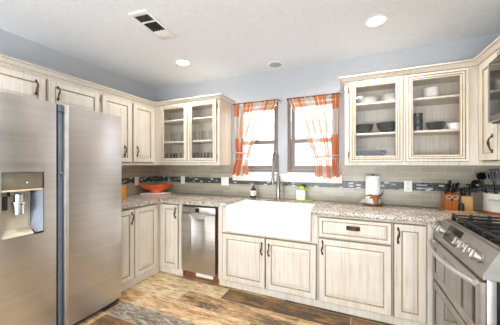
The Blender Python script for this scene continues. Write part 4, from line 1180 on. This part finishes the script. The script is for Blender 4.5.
utensil('whisk', 'steel whisk at front of the white crock', (ux + .03, uy - .055, zc), (ux + .02, uy - .085, z + .275), NICKEL)

# ------------------------------------------------------------------ dishes in the right glass cabinet
S1, S2, S0 = 1.935 + .0006, 1.640 + .0006, ZU0 + .0606
ORDN = ['top', 'second from top', 'third from top', 'fourth from top', 'bottom']
def plate_stack(x, y_, zz, r, n, where):
    proto = None
    for k in range(n):
        lab = '%s white plate of the %s stack, top shelf of dish cabinet' % (('top', 'second', 'third', 'fourth', 'fifth', 'sixth')[n - 1 - k] if k else 'bottom', where)
        loc = (x, y_, zz + k * .012)
        if proto is None:
            g = MB(); g.lathe((x, y_, zz), [(r * .55, 0), (r * .6, .002), (r, .014), (r + .001, .017), (r * .97, .0172), (r * .6, .0055), (.004, .005)], 28)
            proto = g.build('dinner_plate', CERAM, loc=loc); tag(proto, lab, 'plate', 'plates on top shelf')
        else:
            o = proto.copy(); COL.objects.link(o); o.location = loc; o['label'] = lab
plate_stack(.130, 2.72, S1, .092, 5, 'left')
plate_stack(.335, 2.72, S1, .085, 6, 'right')
def bowl_obj(name, x, y_, zz, r, h, mat, label, cat='bowl', group=None, foot=.5):
    g = MB(); g.lathe((x, y_, zz), [(r * foot, 0), (r * foot, .004), (r * .82, h * .45), (r, h), (r * .965, h), (r * .78, h * .48), (r * foot * .8, .008), (.004, .007)], 28)
    o = g.build(name, mat, loc=(x, y_, zz)); return tag(o, label, cat, group)
for k in range(3):
    bowl_obj('cereal_bowl', .665, 2.72, S1 + k * .022, .062, .062, CERAM, '%s white bowl of the stack on top shelf, right glass door' % ('bottom', 'middle', 'top')[k], group='white bowls')
bowl_obj('mixing_bowl', .100, 2.71, S2, .088, .095, DARKCER, 'dark bowl at left on middle shelf of dish cabinet', group='dark bowls')
bowl_obj('mixing_bowl', .305, 2.70, S2, .098, .100, DARKCER, 'wide dark bowl second from left on middle shelf of dish cabinet', group='dark bowls')
bowl_obj('mixing_bowl', .690, 2.69, S2, .075, .075, DARKCER, 'dark bowl beside white dish behind the right glass door', group='dark bowls')
bowl_obj('casserole_dish', .838, 2.71, S2, .062, .062, CERAM, 'white straight-sided dish at right end of middle shelf', 'dish', foot=.93)
for k in range(3):
    c = thing('mug', '%s dark mug of the stack behind the right glass door' % ('bottom', 'middle', 'top')[k], 'mug', (.555, 2.71, S2 + k * .058), 'stacked dark mugs')
    g = MB(); zz = S2 + k * .058; g.lathe((.555, 2.71, zz), [(.038, 0), (.042, .004), (.044, .052), (.046, .056), (.041, .0565), (.038, .008), (.004, .007)], 24); g.build('cup', DARKCER, c)
    g = MB(); g.tube([(.555 - .043 - .022 * math.sin(a), 2.71 - .0, zz + .030 + .018 * math.cos(a)) for a in [PI * i / 10 for i in range(11)]], .004, 6); g.build('handle', DARKCER, c)
c = thing('baking_dish', 'long dark baking dish on bottom shelf of dish cabinet', 'dish', (.155, 2.72, S0))
g = MB(); R = []
for i, zz in ((.012, 0), (.0, .085), (.006, .085), (.02, .008)):
    R.append([(p[0], p[1], S0 + zz) for p in ((.02 + i, 2.65 + i), (.29 - i, 2.65 + i), (.29 - i, 2.83 - i), (.02 + i, 2.83 - i))])
V = g.grid(R, True); g.bm.faces.new(V[0]); g.bm.faces.new(V[-1]); g.build('dish', NAVY, c)
for xx in (.006, .292):
    g = MB(); g.box(xx, xx + .018, 2.71, 2.77, S0 + .066, S0 + .078, .003); g.build('handle', DARKCER, c)
bowl_obj('saucer', .345, 2.70, S0, .045, .022, DARKCER, 'small dark dish on bottom shelf behind left glass door', 'dish')
bowl_obj('saucer', .77, 2.70, S0, .06, .022, DARKCER, 'small dark dish on bottom shelf behind right glass door', 'dish')

# ------------------------------------------------------------------ glasses in the left glass cabinet
def glass_set(xs, y_, zz, h, r, mat, shelf, grp, taper=.82, nm='drinking_glass'):
    proto = None; n = len(xs)
    words_ = ['first', 'second', 'third', 'fourth', 'fifth', 'sixth', 'seventh', 'eighth', 'ninth', 'tenth', 'eleventh']
    for k, x in enumerate(xs):
        yy = y_ + (.0 if k % 2 == 0 else .045)
        lab = '%s from left of the clear glasses on the %s shelf' % (words_[k], shelf)
        if proto is None:
            g = MB(); g.lathe((x, yy, zz), [(r * taper, 0), (r * taper, .004), (r, h), (r - .002, h), (r * taper - .002, .010), (.003, .010)], 18)
            proto = g.build(nm, mat, loc=(x, yy, zz)); tag(proto, lab, 'glass', grp)
        else:
            o = proto.copy(); COL.objects.link(o); o.location = (x, yy, zz); o['label'] = lab
glass_set([-2.46, -2.38, -2.30, -2.22, -2.14, -2.06, -1.98, -1.90, -1.82, -1.74, -1.66], 2.68, 1.6506, .135, .033, TUMBLER, 'middle', 'glasses on middle shelf')
glass_set([-2.47, -2.38, -2.29, -2.20, -2.11, -2.02, -1.93, -1.85, -1.77, -1.69, -1.61], 2.67, S0, .105, .036, TUMBLER2, 'bottom', 'glasses on bottom shelf', .9, 'tumbler')
